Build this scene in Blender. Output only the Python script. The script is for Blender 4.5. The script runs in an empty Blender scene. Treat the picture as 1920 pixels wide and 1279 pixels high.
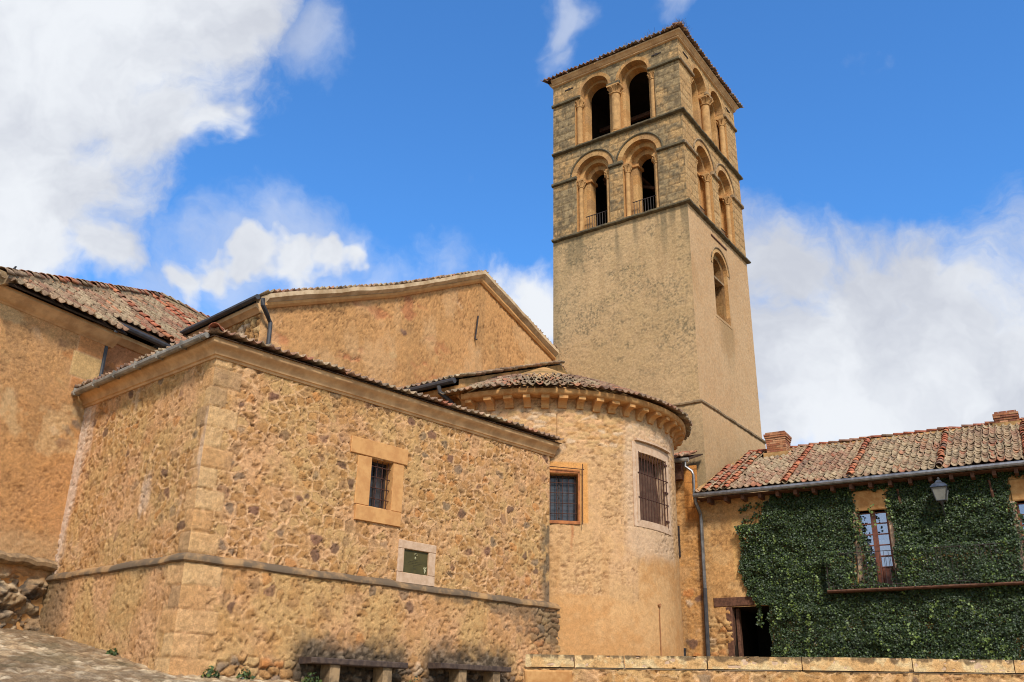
import bpy, math, random
import numpy as np
from mathutils import Vector, Matrix, Euler

R = math.radians
sc = bpy.context.scene
COL = sc.collection
rng = np.random.default_rng(11)
random.seed(5)

# ------------------------------------------------------------------ camera
EYE = np.array([0.0, 0.0, 1.6])
PITCH, ROLL = 0.384614, 0.0182787
cam_data = bpy.data.cameras.new("camera")
cam = bpy.data.objects.new("camera", cam_data)
COL.objects.link(cam)
cam_data.sensor_width = 36.0
cam_data.lens = 36.0 * 1724.1 / 1920.0
cam_data.clip_start = 0.1
cam_data.clip_end = 5000
_cp, _sp = math.cos(PITCH), math.sin(PITCH)
_r, _f, _u = Vector((1, 0, 0)), Vector((0, _cp, _sp)), Vector((0, -_sp, _cp))
_x = math.cos(ROLL) * _r + math.sin(ROLL) * _u
_y = -math.sin(ROLL) * _r + math.cos(ROLL) * _u
_m = Matrix((_x, _y, -_f)).transposed().to_4x4()
_m.translation = Vector(EYE)
cam.matrix_world = _m
sc.camera = cam
sc.cycles.filter_width = 1.05

# ------------------------------------------------------------------ light
SUN_AZ, SUN_EL = R(168), R(45)
SUN_STRENGTH, SUN_ANGLE = 2.9, R(10)
SKY_STRENGTH = 0.11
EXPOSURE = 0.58
sc.view_settings.view_transform = 'Standard'
sc.view_settings.look = 'None'
sc.view_settings.gamma = 1.0
sc.view_settings.exposure = EXPOSURE
to_sun = Vector((math.sin(SUN_AZ) * math.cos(SUN_EL), math.cos(SUN_AZ) * math.cos(SUN_EL), math.sin(SUN_EL)))
sun_l = bpy.data.lights.new("sun", 'SUN')
sun_l.energy = SUN_STRENGTH
sun_l.angle = SUN_ANGLE
sun_l.color = (1.0, 0.95, 0.88)
sun = bpy.data.objects.new("sun", sun_l)
sun.rotation_euler = to_sun.to_track_quat('Z', 'Y').to_euler()
sun.location = (0, -30, 60)
COL.objects.link(sun)


# ------------------------------------------------------------------ node helper
class NT:
    def __init__(s, nt):
        s.nt = nt; s.nt.nodes.clear()

    def n(s, typ, ins=None, **kw):
        nd = s.nt.nodes.new(typ)
        for k, v in kw.items():
            setattr(nd, k, v)
        for k, v in (ins or {}).items():
            s.set(nd.inputs[k], v)
        return nd

    def set(s, sock, v):
        if isinstance(v, bpy.types.NodeSocket):
            s.nt.links.new(v, sock)
        elif isinstance(v, bpy.types.Node):
            s.nt.links.new(v.outputs[0], sock)
        else:
            if sock.type == 'RGBA' and len(v) == 3:
                v = (*v, 1)
            sock.default_value = v

    def math(s, op, a, b=0.0, c=0.0, clamp=False):
        nd = s.n('ShaderNodeMath', {0: a, 1: b, 2: c}, operation=op)
        nd.use_clamp = clamp
        return nd.outputs[0]

    def mix(s, fac, a, b, blend='MIX'):
        nd = s.n('ShaderNodeMix', None, data_type='RGBA', blend_type=blend)
        s.set(nd.inputs[0], fac); s.set(nd.inputs[6], a); s.set(nd.inputs[7], b)
        return nd.outputs[2]

    def maprange(s, v, a, b, c=0.0, d=1.0, smooth=True):
        nd = s.n('ShaderNodeMapRange', {0: v, 1: a, 2: b, 3: c, 4: d})
        nd.interpolation_type = 'SMOOTHSTEP' if smooth else 'LINEAR'
        return nd.outputs[0]


# ------------------------------------------------------------------ sky with clouds (by direction)
w = bpy.data.worlds.new("World")
sc.world = w
w.use_nodes = True
T = NT(w.node_tree)
sky = T.n('ShaderNodeTexSky', sky_type='NISHITA')
sky.sun_disc = False
sky.sun_elevation = SUN_EL
sky.sun_rotation = SUN_AZ
sky.altitude = 1000
sky.air_density = 1.35
sky.dust_density = 0.3
sky.ozone_density = 2.5
tc = T.n('ShaderNodeTexCoord')
dirv = tc.outputs['Generated']
wn = T.n('ShaderNodeTexNoise', {'Vector': dirv, 'Scale': 5.0, 'Detail': 5.0, 'Roughness': 0.55})
off = T.n('ShaderNodeVectorMath', {0: wn.outputs['Color'], 1: (0.5, 0.5, 0.5)}, operation='SUBTRACT')
off = T.n('ShaderNodeVectorMath', {0: off.outputs[0], 'Scale': 0.20}, operation='SCALE')
wd = T.n('ShaderNodeVectorMath', {0: dirv, 1: off.outputs[0]}, operation='ADD').outputs[0]


def cam_dir(x, y):
    d = np.array([(x - 960) / 1724.1, -(y - 639.5) / 1724.1, 1.0])
    v = d[0] * np.array(_x) + d[1] * np.array(_y) + d[2] * np.array(_f)
    return v / np.linalg.norm(v)


def blobs(lst):
    cur = None
    for d, r in lst:
        dist = T.n('ShaderNodeVectorMath', {0: wd, 1: tuple(d)}, operation='DISTANCE').outputs['Value']
        v = T.math('MULTIPLY_ADD', dist, -1.0 / r, 1.0)
        cur = v if cur is None else T.math('SMOOTH_MAX', cur, v, 0.25)
    return cur


# cloud banks: direction of each bank and its angular radius
thick = [(60, 70, 340), (250, 20, 240), (380, 0, 150), (100, 330, 240), (300, 235, 125), (390, 268, 75),
         (50, 450, 160), (590, 468, 50), (630, 463, 34), (535, 484, 56), (475, 508, 54), (420, 534, 54), (360, 560, 60), (230, 505, 80), (1475, 520, 130), (1590, 580, 170), (1750, 610, 200), (1910, 640, 210),
         (1500, 720, 240), (1700, 760, 300), (1900, 800, 280), (960, 620, 130), (1060, 600, 110),
         (-300, 200, 400), (2300, 700, 330)]
thin = [(540, 480, 110), (620, 465, 70), (450, 540, 130), (300, 560, 150), (220, 490, 130), (540, 60, 110),
        (1015, 50, 55), (1030, 120, 45), (1590, 95, 50), (1230, 10, 55), (640, 560, 120), (890, 375, 35),
        (840, 560, 130), (1420, 480, 80), (1640, 480, 90)]
behind = [((-0.6, -0.6, 0.45), 0.55), ((0.7, -0.5, 0.5), 0.5), ((0.0, -0.9, 0.35), 0.5), ((-0.95, 0.1, 0.3), 0.5), ((0.95, 0.1, 0.25), 0.4)]  # unseen clouds behind the camera, added as white fill light
fA = blobs([(cam_dir(x, y), r / 1760.0) for x, y, r in thick] + behind)
fB = blobs([(cam_dir(x, y), r / 1760.0) for x, y, r in thin])
n2 = T.n('ShaderNodeTexNoise', {'Vector': wd, 'Scale': 10.0, 'Detail': 9.0, 'Roughness': 0.62}).outputs[0]
n2c = T.math('SUBTRACT', n2, 0.5)
dA = T.maprange(T.math('MULTIPLY_ADD', n2c, 1.35, fA), -0.08, 0.58)
n3 = T.n('ShaderNodeTexNoise', {'Vector': wd, 'Scale': 6.0, 'Detail': 8.0, 'Roughness': 0.65}).outputs[0]
dB = T.math('MULTIPLY', T.maprange(T.math('MULTIPLY_ADD', T.math('SUBTRACT', n3, 0.5), 2.2, fB), 0.0, 1.0), 0.5)
dens = T.math('MAXIMUM', dA, dB)
n4 = T.n('ShaderNodeTexNoise', {'Vector': wd, 'Scale': 3.2, 'Detail': 6.0, 'Roughness': 0.6}).outputs[0]
ccol = T.mix(T.maprange(n4, 0.36, 0.60), (3.6, 3.8, 4.3), (5.3, 5.5, 5.8))
skyc = T.mix(1.0, sky.outputs[0], (0.46, 0.93, 1.40), 'MULTIPLY')
wcol = T.mix(dens, skyc, ccol)
bg = T.n('ShaderNodeBackground', {'Color': wcol, 'Strength': SKY_STRENGTH})
wo = T.n('ShaderNodeOutputWorld', {'Surface': bg.outputs[0]})


# ------------------------------------------------------------------ numpy noise
def hsh(ix, iy, s):
    a = (ix.astype(np.int64) * 374761393 + iy.astype(np.int64) * 668265263 + int(s) * 974634777) & 0xffffffff
    a = ((a ^ (a >> 13)) * 1274126177) & 0xffffffff
    a = ((a ^ (a >> 15)) * 2246822519) & 0xffffffff
    return ((a ^ (a >> 16)) & 0xffffff) / float(0x1000000)


def vnoise(x, y, s=0):
    ix, iy = np.floor(x), np.floor(y)
    fx, fy = x - ix, y - iy
    fx = fx * fx * (3 - 2 * fx); fy = fy * fy * (3 - 2 * fy)
    a, b = hsh(ix, iy, s), hsh(ix + 1, iy, s)
    c, d = hsh(ix, iy + 1, s), hsh(ix + 1, iy + 1, s)
    return (a * (1 - fx) + b * fx) * (1 - fy) + (c * (1 - fx) + d * fx) * fy


def fbm(x, y, o=4, s=0, rough=.55):
    t, a, n = 0, 1, 0
    for k in range(o):
        t = t + a * vnoise(x, y, s + 17 * k); n += a
        a *= rough; x = x * 2.03 + 5.1; y = y * 2.03 + 1.7
    return t / n


def worley(x, y, s=0, jit=.95, blocky=False):
    ix, iy = np.floor(x), np.floor(y)
    F1 = np.full(x.shape, 9.0); F2 = np.full(x.shape, 9.0)
    I = np.zeros(x.shape); J = np.zeros(x.shape)
    for di in (-1, 0, 1):
        for dj in (-1, 0, 1):
            cx, cy = ix + di, iy + dj
            px = cx + .5 + (hsh(cx, cy, s) - .5) * jit
            py = cy + .5 + (hsh(cx, cy, s + 7) - .5) * jit
            d = np.hypot(px - x, py - y)
            if blocky: d = .35 * d + .65 * np.maximum(abs(px - x), abs(py - y))
            i1 = hsh(cx, cy, s + 13); i2 = hsh(cx, cy, s + 29)
            m = d < F1
            F2 = np.where(m, F1, np.minimum(F2, d))
            I = np.where(m, i1, I); J = np.where(m, i2, J)
            F1 = np.where(m, d, F1)
    return F1, F2, I, J


def sst(a, b, x):
    t = np.clip((x - a) / (b - a), 0, 1)
    return t * t * (3 - 2 * t)


def lin(r, g, b):
    return np.array([((c / 255 + .055) / 1.055) ** 2.4 if c > 10 else c / 255 / 12.92 for c in (r, g, b)])


KA = 0.84


def alb(r, g, b):
    return lin(r, g, b) * KA * np.array([1.0, 1.03, 1.12])


def mixc(a, b, t):
    t = np.asarray(t)[..., None]
    return a * (1 - t) + b * t


def pick(v, cols, cum):
    out = np.zeros(v.shape + (3,)); lo = 0
    for c, hi in zip(cols, cum):
        m = (v >= lo) & (v < hi); out[m] = c; lo = hi
    return out


# ------------------------------------------------------------------ frames
class Frame:
    """vertical plane: o = (x, y), d = horizontal direction; n faces the viewer's side"""
    def __init__(s, o, d, towards=(0, 0)):
        s.o = np.array(o[:2], float); s.d = np.array(d, float) / math.hypot(*d)
        n = np.array([s.d[1], -s.d[0]])
        s.n = n if n @ (np.array(towards, float) - s.o) > 0 else -n

    def pos(s, u, off, z):
        u, off, z = np.broadcast_arrays(np.asarray(u, float), np.asarray(off, float), np.asarray(z, float))
        return np.stack([s.o[0] + s.d[0] * u + s.n[0] * off, s.o[1] + s.d[1] * u + s.n[1] * off, z], -1)

    def p(s, u, off, z):
        return tuple(s.pos(u, off, z))

    def xy(s, u, off=0):
        q = s.o + s.d * u + s.n * off
        return np.array(q)


class CylF:
    """u = arc length along the wall, angle grows anticlockwise"""
    def __init__(s, c, r):
        s.c = np.array(c, float); s.r = r

    def pos(s, u, off, z):
        u, off, z = np.broadcast_arrays(np.asarray(u, float), np.asarray(off, float), np.asarray(z, float))
        a = u / s.r
        return np.stack([s.c[0] + (s.r + off) * np.cos(a), s.c[1] + (s.r + off) * np.sin(a), z], -1)

    def p(s, u, off, z):
        return tuple(s.pos(u, off, z))


# ------------------------------------------------------------------ materials
def new_mat(name):
    m = bpy.data.materials.new(name); m.use_nodes = True
    return m, NT(m.node_tree)


def finish(t, col, rough=.9, bump=None, bstr=.3, bdist=.01, spec=.25, **kw):
    ins = {'Base Color': col, 'Roughness': rough, 'Specular IOR Level': spec}
    ins.update(kw)
    p = t.n('ShaderNodeBsdfPrincipled', ins)
    if bump is not None:
        b = t.n('ShaderNodeBump', {'Height': bump, 'Strength': bstr, 'Distance': bdist})
        t.set(p.inputs['Normal'], b.outputs[0])
    t.n('ShaderNodeOutputMaterial', {'Surface': p.outputs[0]})


def attr_mat(name, fine=40, vary=.35, bstr=.5, bdist=.02, rough=.92, spec=.2, hue=.0):
    """colour of each stone / tile / leaf comes from the mesh; fine grain from noise"""
    m, t = new_mat(name)
    a = t.n('ShaderNodeAttribute', attribute_name='Col')
    g = t.n('ShaderNodeNewGeometry').outputs['Position']
    n = t.n('ShaderNodeTexNoise', {'Vector': g, 'Scale': fine, 'Detail': 6.0, 'Roughness': .65}).outputs[0]
    n2 = t.n('ShaderNodeTexNoise', {'Vector': g, 'Scale': fine * .22, 'Detail': 5.0, 'Roughness': .6}).outputs[0]
    k = t.math('ADD', t.maprange(n, .25, .75, 1 - vary, 1 + vary), t.maprange(n2, .3, .7, -vary * .45, vary * .45))
    col = t.mix(1.0, a.outputs['Color'], t.n('ShaderNodeCombineColor', {0: k, 1: k, 2: k}).outputs[0], 'MULTIPLY')
    h = t.math('ADD', n, t.math('MULTIPLY', n2, .8))
    finish(t, col, rough, h, bstr, bdist, spec)
    return m


def plain_mat(name, c1, c2, scale=8, rough=.7, bstr=.2, bdist=.01, spec=.3, lo=.35, hi=.65, **kw):
    m, t = new_mat(name)
    g = t.n('ShaderNodeNewGeometry').outputs['Position']
    n = t.n('ShaderNodeTexNoise', {'Vector': g, 'Scale': scale, 'Detail': 7.0, 'Roughness': .65}).outputs[0]
    col = t.mix(t.maprange(n, lo, hi), tuple(c1), tuple(c2))
    finish(t, col, rough, n, bstr, bdist, spec, **kw)
    return m


M = {}
M['masonry'] = attr_mat('rough_masonry', 60, .34, .6, .018)
M['plaster'] = attr_mat('weathered_render', 44, .22, .7, .012)
M['ground'] = attr_mat('worn_cobbles', 30, .30, .6, .02)
M['tile'] = attr_mat('clay_tile', 22, .38, .5, .008, .88)
M['leaf'] = attr_mat('ivy_leaf', 30, .25, .1, .002, .50, .40)
M['stone'] = plain_mat('ochre_stone', alb(214, 160, 96), alb(186, 128, 70), 6, .9, .4, .012)
M['orange_stone'] = plain_mat('orange_stone', alb(220, 162, 96), alb(202, 142, 82), 4, .9, .35, .01)
M['cornice'] = plain_mat('cornice_stone', alb(232, 184, 126), alb(196, 150, 100), 2.2, .9, .45, .015)
M['tower_trim'] = plain_mat('tower_trim_stone', alb(120, 104, 72), alb(86, 74, 54), 5, .92, .6, .02)
M['pale'] = plain_mat('pale_stone', alb(218, 182, 144), alb(198, 160, 122), 7, .9, .3, .01)
M['grey_stone'] = plain_mat('grey_weathered_stone', alb(172, 140, 98), alb(120, 98, 70), 5, .92, .6, .02)
M['iron'] = plain_mat('dark_iron', (.018, .015, .014), (.05, .028, .02), 20, .65, .2, .003, .4)
M['rust'] = plain_mat('rusty_iron', (.09, .032, .018), (.045, .02, .013), 20, .75, .2, .003, .3)
M['gutter_dark'] = plain_mat('dark_gutter', (.03, .03, .034), (.055, .05, .048), 5, .5, .1, .003, .5)
M['zinc'] = plain_mat('zinc_gutter', (.26, .25, .24), (.15, .14, .13), 6, .42, .1, .003, .5, Metallic=.6)
M['zinc_old'] = plain_mat('old_zinc', (.34, .30, .24), (.17, .15, .12), 3, .6, .2, .004, .4, Metallic=.25)
M['wood'] = plain_mat('brown_door_wood', (.20, .062, .030), (.12, .038, .02), 14, .55, .2, .004, .4)
M['oldwood'] = plain_mat('old_timber', (.15, .068, .038), (.075, .034, .02), 12, .8, .4, .006, .2)
M['dark'] = plain_mat('dark_interior', (.020, .015, .011), (.032, .022, .015), 2, .95, 0, .01, .05)  # near-black colour stands in for the shade inside openings
M['roofbed'] = plain_mat('roof_bedding', alb(84, 62, 44), alb(58, 44, 32), 5, .95, .5, .02, .1)  # bedding darkened so the gaps between tiles read as shade
M['moss'] = plain_mat('mossy_mortar', alb(212, 160, 100), alb(140, 110, 66), 1.6, .95, .6, .02, .1)
M['brick_dark'] = attr_mat('chimney_brick', 30, .25, .5, .01)
M['concrete'] = plain_mat('stained_concrete', (.105, .070, .050), (.05, .034, .028), 9, .85, .3, .006, .2)
M['bronze'] = plain_mat('bronze_plate', (.085, .066, .018), (.058, .048, .014), 5, .6, .1, .003, .3)
M['bronze_mark'] = plain_mat('bright_bronze', (.42, .38, .20), (.34, .30, .16), 12, .4, .05, .002, .5, Metallic=.3)
M['lampmetal'] = plain_mat('lantern_metal', (.02, .022, .024), (.04, .042, .045), 15, .4, .05, .002, .5)
M['lampglass'] = plain_mat('frosted_lantern_glass', (.20, .195, .165), (.15, .147, .125), 6, .25, .02, .002, .5)
M['curtain'] = plain_mat('white_curtain', (.75, .72, .66), (.62, .58, .53), 9, .9, .2, .01, .1)
M['blind'] = plain_mat('brown_blind', (.15, .085, .055), (.10, .055, .036), 5, .8, .1, .004, .2)
M['plastic'] = plain_mat('black_plastic', (.02, .02, .022), (.035, .035, .036), 8, .5, .05, .002, .4)
M['stem'] = plain_mat('ivy_stem', (.07, .045, .028), (.04, .03, .018), 9, .9, .3, .004, .2)
M['feather'] = plain_mat('black_feathers', (.01, .01, .012), (.025, .025, .028), 20, .6, .1, .002, .3)
M['straw'] = plain_mat('dry_grass', (.20, .13, .06), (.11, .08, .04), 9, .95, .1, .002, .1)
M['lead'] = plain_mat('window_lead_glass', (.035, .038, .042), (.055, .058, .064), 7, .18, .03, .002, .6)


def glass_mat():
    m, t = new_mat('window_glass')
    tr = t.n('ShaderNodeBsdfTransparent', {'Color': (.75, .8, .85)})
    gl = t.n('ShaderNodeBsdfGlossy', {'Color': (.8, .86, .95), 'Roughness': .05})
    mx = t.n('ShaderNodeMixShader', {0: .38, 1: tr.outputs[0], 2: gl.outputs[0]})
    t.n('ShaderNodeOutputMaterial', {'Surface': mx.outputs[0]})
    return m


M['glass'] = glass_mat()


# ------------------------------------------------------------------ objects
ROOT = {}


def root_of(o):
    while o.parent is not None:
        o = o.parent
    return np.array(o.location)


def tag(o, label=None, cat=None, group=None, kind=None):
    if label: o['label'] = label
    if cat: o['category'] = cat
    if group: o['group'] = group
    if kind: o['kind'] = kind
    return o


def thing(name, loc, label, cat, group=None):
    o = bpy.data.objects.new(name, None)
    COL.objects.link(o)
    o.location = tuple(float(v) for v in loc)
    o.empty_display_size = .3
    return tag(o, label, cat, group)


def link_mesh(name, V, faces, mat, parent=None, colors=None, smooth=False, origin=None):
    """V (n,3) world coordinates; faces: (m,4)/(m,3) arrays or list of tuples"""
    V = np.asarray(V, float).reshape(-1, 3)
    org = root_of(parent) if parent is not None else (np.zeros(3) if origin is None else np.asarray(origin, float))
    me = bpy.data.meshes.new(name)
    if isinstance(faces, np.ndarray):
        nv = faces.shape[1]
        me.vertices.add(len(V)); me.vertices.foreach_set('co', (V - org).astype(np.float32).ravel())
        me.loops.add(faces.size); me.loops.foreach_set('vertex_index', faces.astype(np.int32).ravel())
        me.polygons.add(len(faces))
        me.polygons.foreach_set('loop_start', np.arange(0, faces.size, nv, dtype=np.int32))
        me.update(calc_edges=True)
        me.validate()
    else:
        me.from_pydata([tuple(v) for v in (V - org)], [], [tuple(f) for f in faces])
        me.update()
    if colors is not None:
        a = me.attributes.new('Col', 'FLOAT_COLOR', 'POINT')
        c = np.ones((len(V), 4), np.float32); c[:, :3] = np.asarray(colors).reshape(-1, 3)
        a.data.foreach_set('color', c.ravel())
    if smooth:
        me.polygons.foreach_set('use_smooth', np.ones(len(me.polygons), bool))
    me.materials.append(mat)
    o = bpy.data.objects.new(name, me)
    COL.objects.link(o)
    if parent is not None:
        o.parent = parent
    else:
        o.location = tuple(org)
    return o


class MB:
    """collects shapes into one mesh"""
    def __init__(s):
        s.v = []; s.f = []; s.c = []; s.cur = np.array([.5, .4, .3])

    def add(s, vs, fs, col=None):
        b = len(s.v)
        s.v += [tuple(map(float, q)) for q in vs]
        s.f += [tuple(b + i for i in f) for f in fs]
        s.c += [tuple(s.cur if col is None else col)] * len(vs)

    def box(s, F, u0, u1, o0, o1, z0, z1, col=None):
        vs = [F.p(u, o, z) for z in (z0, z1) for o in (o0, o1) for u in (u0, u1)]
        s.add(vs, [(0, 1, 3, 2), (4, 6, 7, 5), (0, 4, 5, 1), (2, 3, 7, 6), (0, 2, 6, 4), (1, 5, 7, 3)], col)

    def rbox(s, F, u0, u1, o0, o1, z0, z1, b=.015, col=None, jit=0.0):
        """box with chamfered front edges and slightly uneven corners"""
        vs = []
        j = lambda: random.uniform(-jit, jit)
        for (o, k) in ((o0, 0), (o1 - b, 0), (o1, b)):
            for (u, z) in ((u0 + k, z0 + k), (u1 - k, z0 + k), (u1 - k, z1 - k), (u0 + k, z1 - k)):
                vs.append(F.p(u + j(), o, z + j()))
        fs = [(8, 9, 10, 11), (0, 3, 2, 1)]
        for a in (0, 4):
            for i in range(4):
                k = (i + 1) % 4
                fs.append((a + i, a + k, a + 4 + k, a + 4 + i))
        s.add(vs, fs, col)

    def tube(s, pts, r, n=7, cap=True, col=None):
        pts = [np.array(p, float) for p in pts]
        rs = r if hasattr(r, '__len__') else [r] * len(pts)
        vs = []; fs = []
        for i, p in enumerate(pts):
            t = pts[min(i + 1, len(pts) - 1)] - pts[max(i - 1, 0)]
            t /= np.linalg.norm(t) + 1e-9
            a = np.cross(t, (0, 0, 1.0))
            if np.linalg.norm(a) < .2: a = np.cross(t, (1.0, 0, 0))
            a /= np.linalg.norm(a); b = np.cross(t, a)
            for k in range(n):
                an = 2 * math.pi * k / n
                vs.append(p + rs[i] * (math.cos(an) * a + math.sin(an) * b))
        for i in range(len(pts) - 1):
            for k in range(n):
                k2 = (k + 1) % n
                fs.append((i * n + k, i * n + k2, (i + 1) * n + k2, (i + 1) * n + k))
        if cap:
            fs.append(tuple(range(n - 1, -1, -1))); fs.append(tuple((len(pts) - 1) * n + k for k in range(n)))
        s.add(vs, fs, col)

    def lathe(s, c, prof, n=12, col=None):
        vs = []; fs = []
        for r, z in prof:
            for k in range(n):
                a = 2 * math.pi * k / n
                vs.append((c[0] + r * math.cos(a), c[1] + r * math.sin(a), z))
        for i in range(len(prof) - 1):
            for k in range(n):
                k2 = (k + 1) % n
                fs.append((i * n + k, i * n + k2, (i + 1) * n + k2, (i + 1) * n + k))
        fs.append(tuple(range(n - 1, -1, -1))); fs.append(tuple((len(prof) - 1) * n + k for k in range(n)))
        s.add(vs, fs, col)

    def sweep(s, pts, prof, towards=(0, 0), seg=None, jit=.006, col=None):
        """closed profile [(off, z)] swept along plan points, mitred at the corners; off grows towards the given point"""
        pts = [np.array(p[:2], float) for p in pts]
        ns = []
        for i in range(len(pts) - 1):
            d = pts[i + 1] - pts[i]; d /= np.linalg.norm(d); ns.append(np.array([d[1], -d[0]]))
        sg = 1 if ns[0] @ (np.array(towards, float) - pts[0]) > 0 else -1
        ns = [n * sg for n in ns]
        Q = []
        for i, p in enumerate(pts):
            if i == 0: Q.append((p, ns[0]))
            elif i == len(pts) - 1: Q.append((p, ns[-1]))
            else: Q.append((p, (ns[i - 1] + ns[i]) / (1 + ns[i - 1] @ ns[i])))
            if seg and i < len(pts) - 1:
                L = np.linalg.norm(pts[i + 1] - p); k = max(1, int(L / seg))
                for q in range(1, k): Q.append((p + (pts[i + 1] - p) * q / k, ns[i]))
        m = len(prof); vs = []; fs = []
        for p, nn in Q:
            jz = random.uniform(-1, 1) * jit if seg else 0
            jo = random.uniform(-1, 1) * jit if seg else 0
            for o, z in prof:
                q = p + nn * (o + (jo if o > .02 else 0)); vs.append((q[0], q[1], z + jz))
        for i in range(len(Q) - 1):
            for k in range(m):
                k2 = (k + 1) % m
                fs.append((i * m + k, (i + 1) * m + k, (i + 1) * m + k2, i * m + k2))
        fs.append(tuple(range(m))); fs.append(tuple((len(Q) - 1) * m + k for k in range(m - 1, -1, -1)))
        s.add(vs, fs, col)

    def build(s, name, mat, parent=None, smooth=False, colors=False, origin=None):
        o = link_mesh(name, np.array(s.v), s.f, mat, parent, np.array(s.c) if colors else None, False, origin)
        me = o.data
        import bmesh
        bm = bmesh.new(); bm.from_mesh(me)
        bmesh.ops.recalc_face_normals(bm, faces=bm.faces)
        bm.to_mesh(me); bm.free()
        if smooth:
            me.polygons.foreach_set('use_smooth', np.ones(len(me.polygons), bool))
            try: me.set_sharp_from_angle(angle=R(38))
            except Exception: pass
        return o


# ------------------------------------------------------------------ displaced wall sheets
class Rect:
    def __init__(s, u0, u1, z0, z1): s.e = (u0, u1, z0, z1)
    def lines(s): return [s.e[0], s.e[1]], [s.e[2], s.e[3]]
    def inside(s, u, z): return (u > s.e[0]) & (u < s.e[1]) & (z > s.e[2]) & (z < s.e[3])
    def snap(s, u, z, m): return u, z
    def dist(s, u, z):
        return np.maximum(np.maximum(s.e[0] - u, u - s.e[1]), np.maximum(s.e[2] - z, z - s.e[3]))


class Arch:
    def __init__(s, uc, hw, z0, zs): s.uc, s.hw, s.z0, s.zs = uc, hw, z0, zs
    def lines(s): return [s.uc - s.hw, s.uc + s.hw], [s.z0, s.zs]
    def inside(s, u, z):
        return ((abs(u - s.uc) < s.hw) & (z > s.z0) & (z <= s.zs)) | ((z > s.zs) & (np.hypot(u - s.uc, z - s.zs) < s.hw))
    def snap(s, u, z, m):
        k = m & (z > s.zs + 1e-6)
        d = np.hypot(u - s.uc, z - s.zs) + 1e-9
        f = s.hw / d
        return np.where(k, s.uc + (u - s.uc) * f, u), np.where(k, s.zs + (z - s.zs) * f, z)
    def dist(s, u, z):
        return np.where(z > s.zs, np.hypot(u - s.uc, z - s.zs) - s.hw, np.maximum(abs(u - s.uc) - s.hw, s.z0 - z))


def wall(name, mat, parent, F, u0, u1, z0, z1, step, style, holes=(), ztop=None, zbot=None, fade=('l', 'r'), off=0.0, clip=None, smooth=True):
    us = np.linspace(u0, u1, max(2, int(round((u1 - u0) / step)) + 1))
    zs = np.linspace(z0, z1, max(2, int(round((z1 - z0) / step)) + 1))
    for h in holes:
        a, b = h.lines()
        for e in a:
            if u0 < e < u1: us = np.append(us[abs(us - e) > step * .35], e)
        for e in b:
            if z0 < e < z1: zs = np.append(zs[abs(zs - e) > step * .35], e)
    us.sort(); zs.sort()
    U, Z = np.meshgrid(us, zs, indexing='ij')
    if ztop is not None or zbot is not None:
        zb = zbot(U) if zbot else z0; zt = ztop(U) if ztop else z1
        Z = zb + (Z - z0) / (z1 - z0) * (zt - zb)
    uc = (U[:-1, :-1] + U[1:, 1:]) / 2; zc = (Z[:-1, :-1] + Z[1:, 1:]) / 2
    keep = np.ones(uc.shape, bool)
    if clip is not None: keep &= clip(uc, zc)
    for h in holes:
        rem = h.inside(uc, zc)
        keep &= ~rem
        tr = np.zeros(U.shape, bool); tk = np.zeros(U.shape, bool)
        for a in (slice(0, -1), slice(1, None)):
            for b in (slice(0, -1), slice(1, None)):
                tr[a, b] |= rem; tk[a, b] |= ~rem
        U, Z = h.snap(U, Z, tr & tk)
    rgb, disp = style(U, Z)
    w_ = np.ones(U.shape)
    if 'l' in fade: w_ *= np.clip((U - u0) / .05, 0, 1)
    if 'r' in fade: w_ *= np.clip((u1 - U) / .05, 0, 1)
    for h in holes:
        w_ *= np.clip(h.dist(U, Z) / .05, 0, 1)
    P = F.pos(U, off + disp * w_, Z)
    n1 = U.shape[1]
    idx = np.arange(U.size).reshape(U.shape)
    q = np.stack([idx[:-1, :-1], idx[1:, :-1], idx[1:, 1:], idx[:-1, 1:]], -1)[keep]
    used = np.unique(q)
    remap = np.full(U.size, -1); remap[used] = np.arange(len(used))
    V = P.reshape(-1, 3)[used]; C = rgb.reshape(-1, 3)[used]
    q = remap[q]
    # face outwards
    a, b, c = V[q[0, 0]], V[q[0, 1]], V[q[0, 2]]
    nrm = np.cross(b - a, c - a)
    n0 = (F.pos(us[0], 1.0, zs[0]) - F.pos(us[0], 0.0, zs[0])) if isinstance(F, Frame) else (F.pos(U.flat[q[0, 0]] if 0 else us[0], 1.0, zs[0]) - F.pos(us[0], 0.0, zs[0]))
    if nrm @ n0 < 0: q = q[:, ::-1]
    return link_mesh(name, V, np.ascontiguousarray(q), mat, parent, C, smooth)


# ---- colours of the stones
C_MORT = alb(214, 164, 114); C_RIB = alb(234, 190, 142); C_OCH = alb(192, 140, 82); C_SAND = alb(206, 164, 106)
C_ORG = alb(206, 132, 70); C_DARK = alb(92, 66, 58); C_GREY = alb(132, 112, 90); C_PURP = alb(112, 76, 66)
C_SOOT = alb(70, 60, 48); C_PALE = alb(224, 190, 148)


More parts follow.
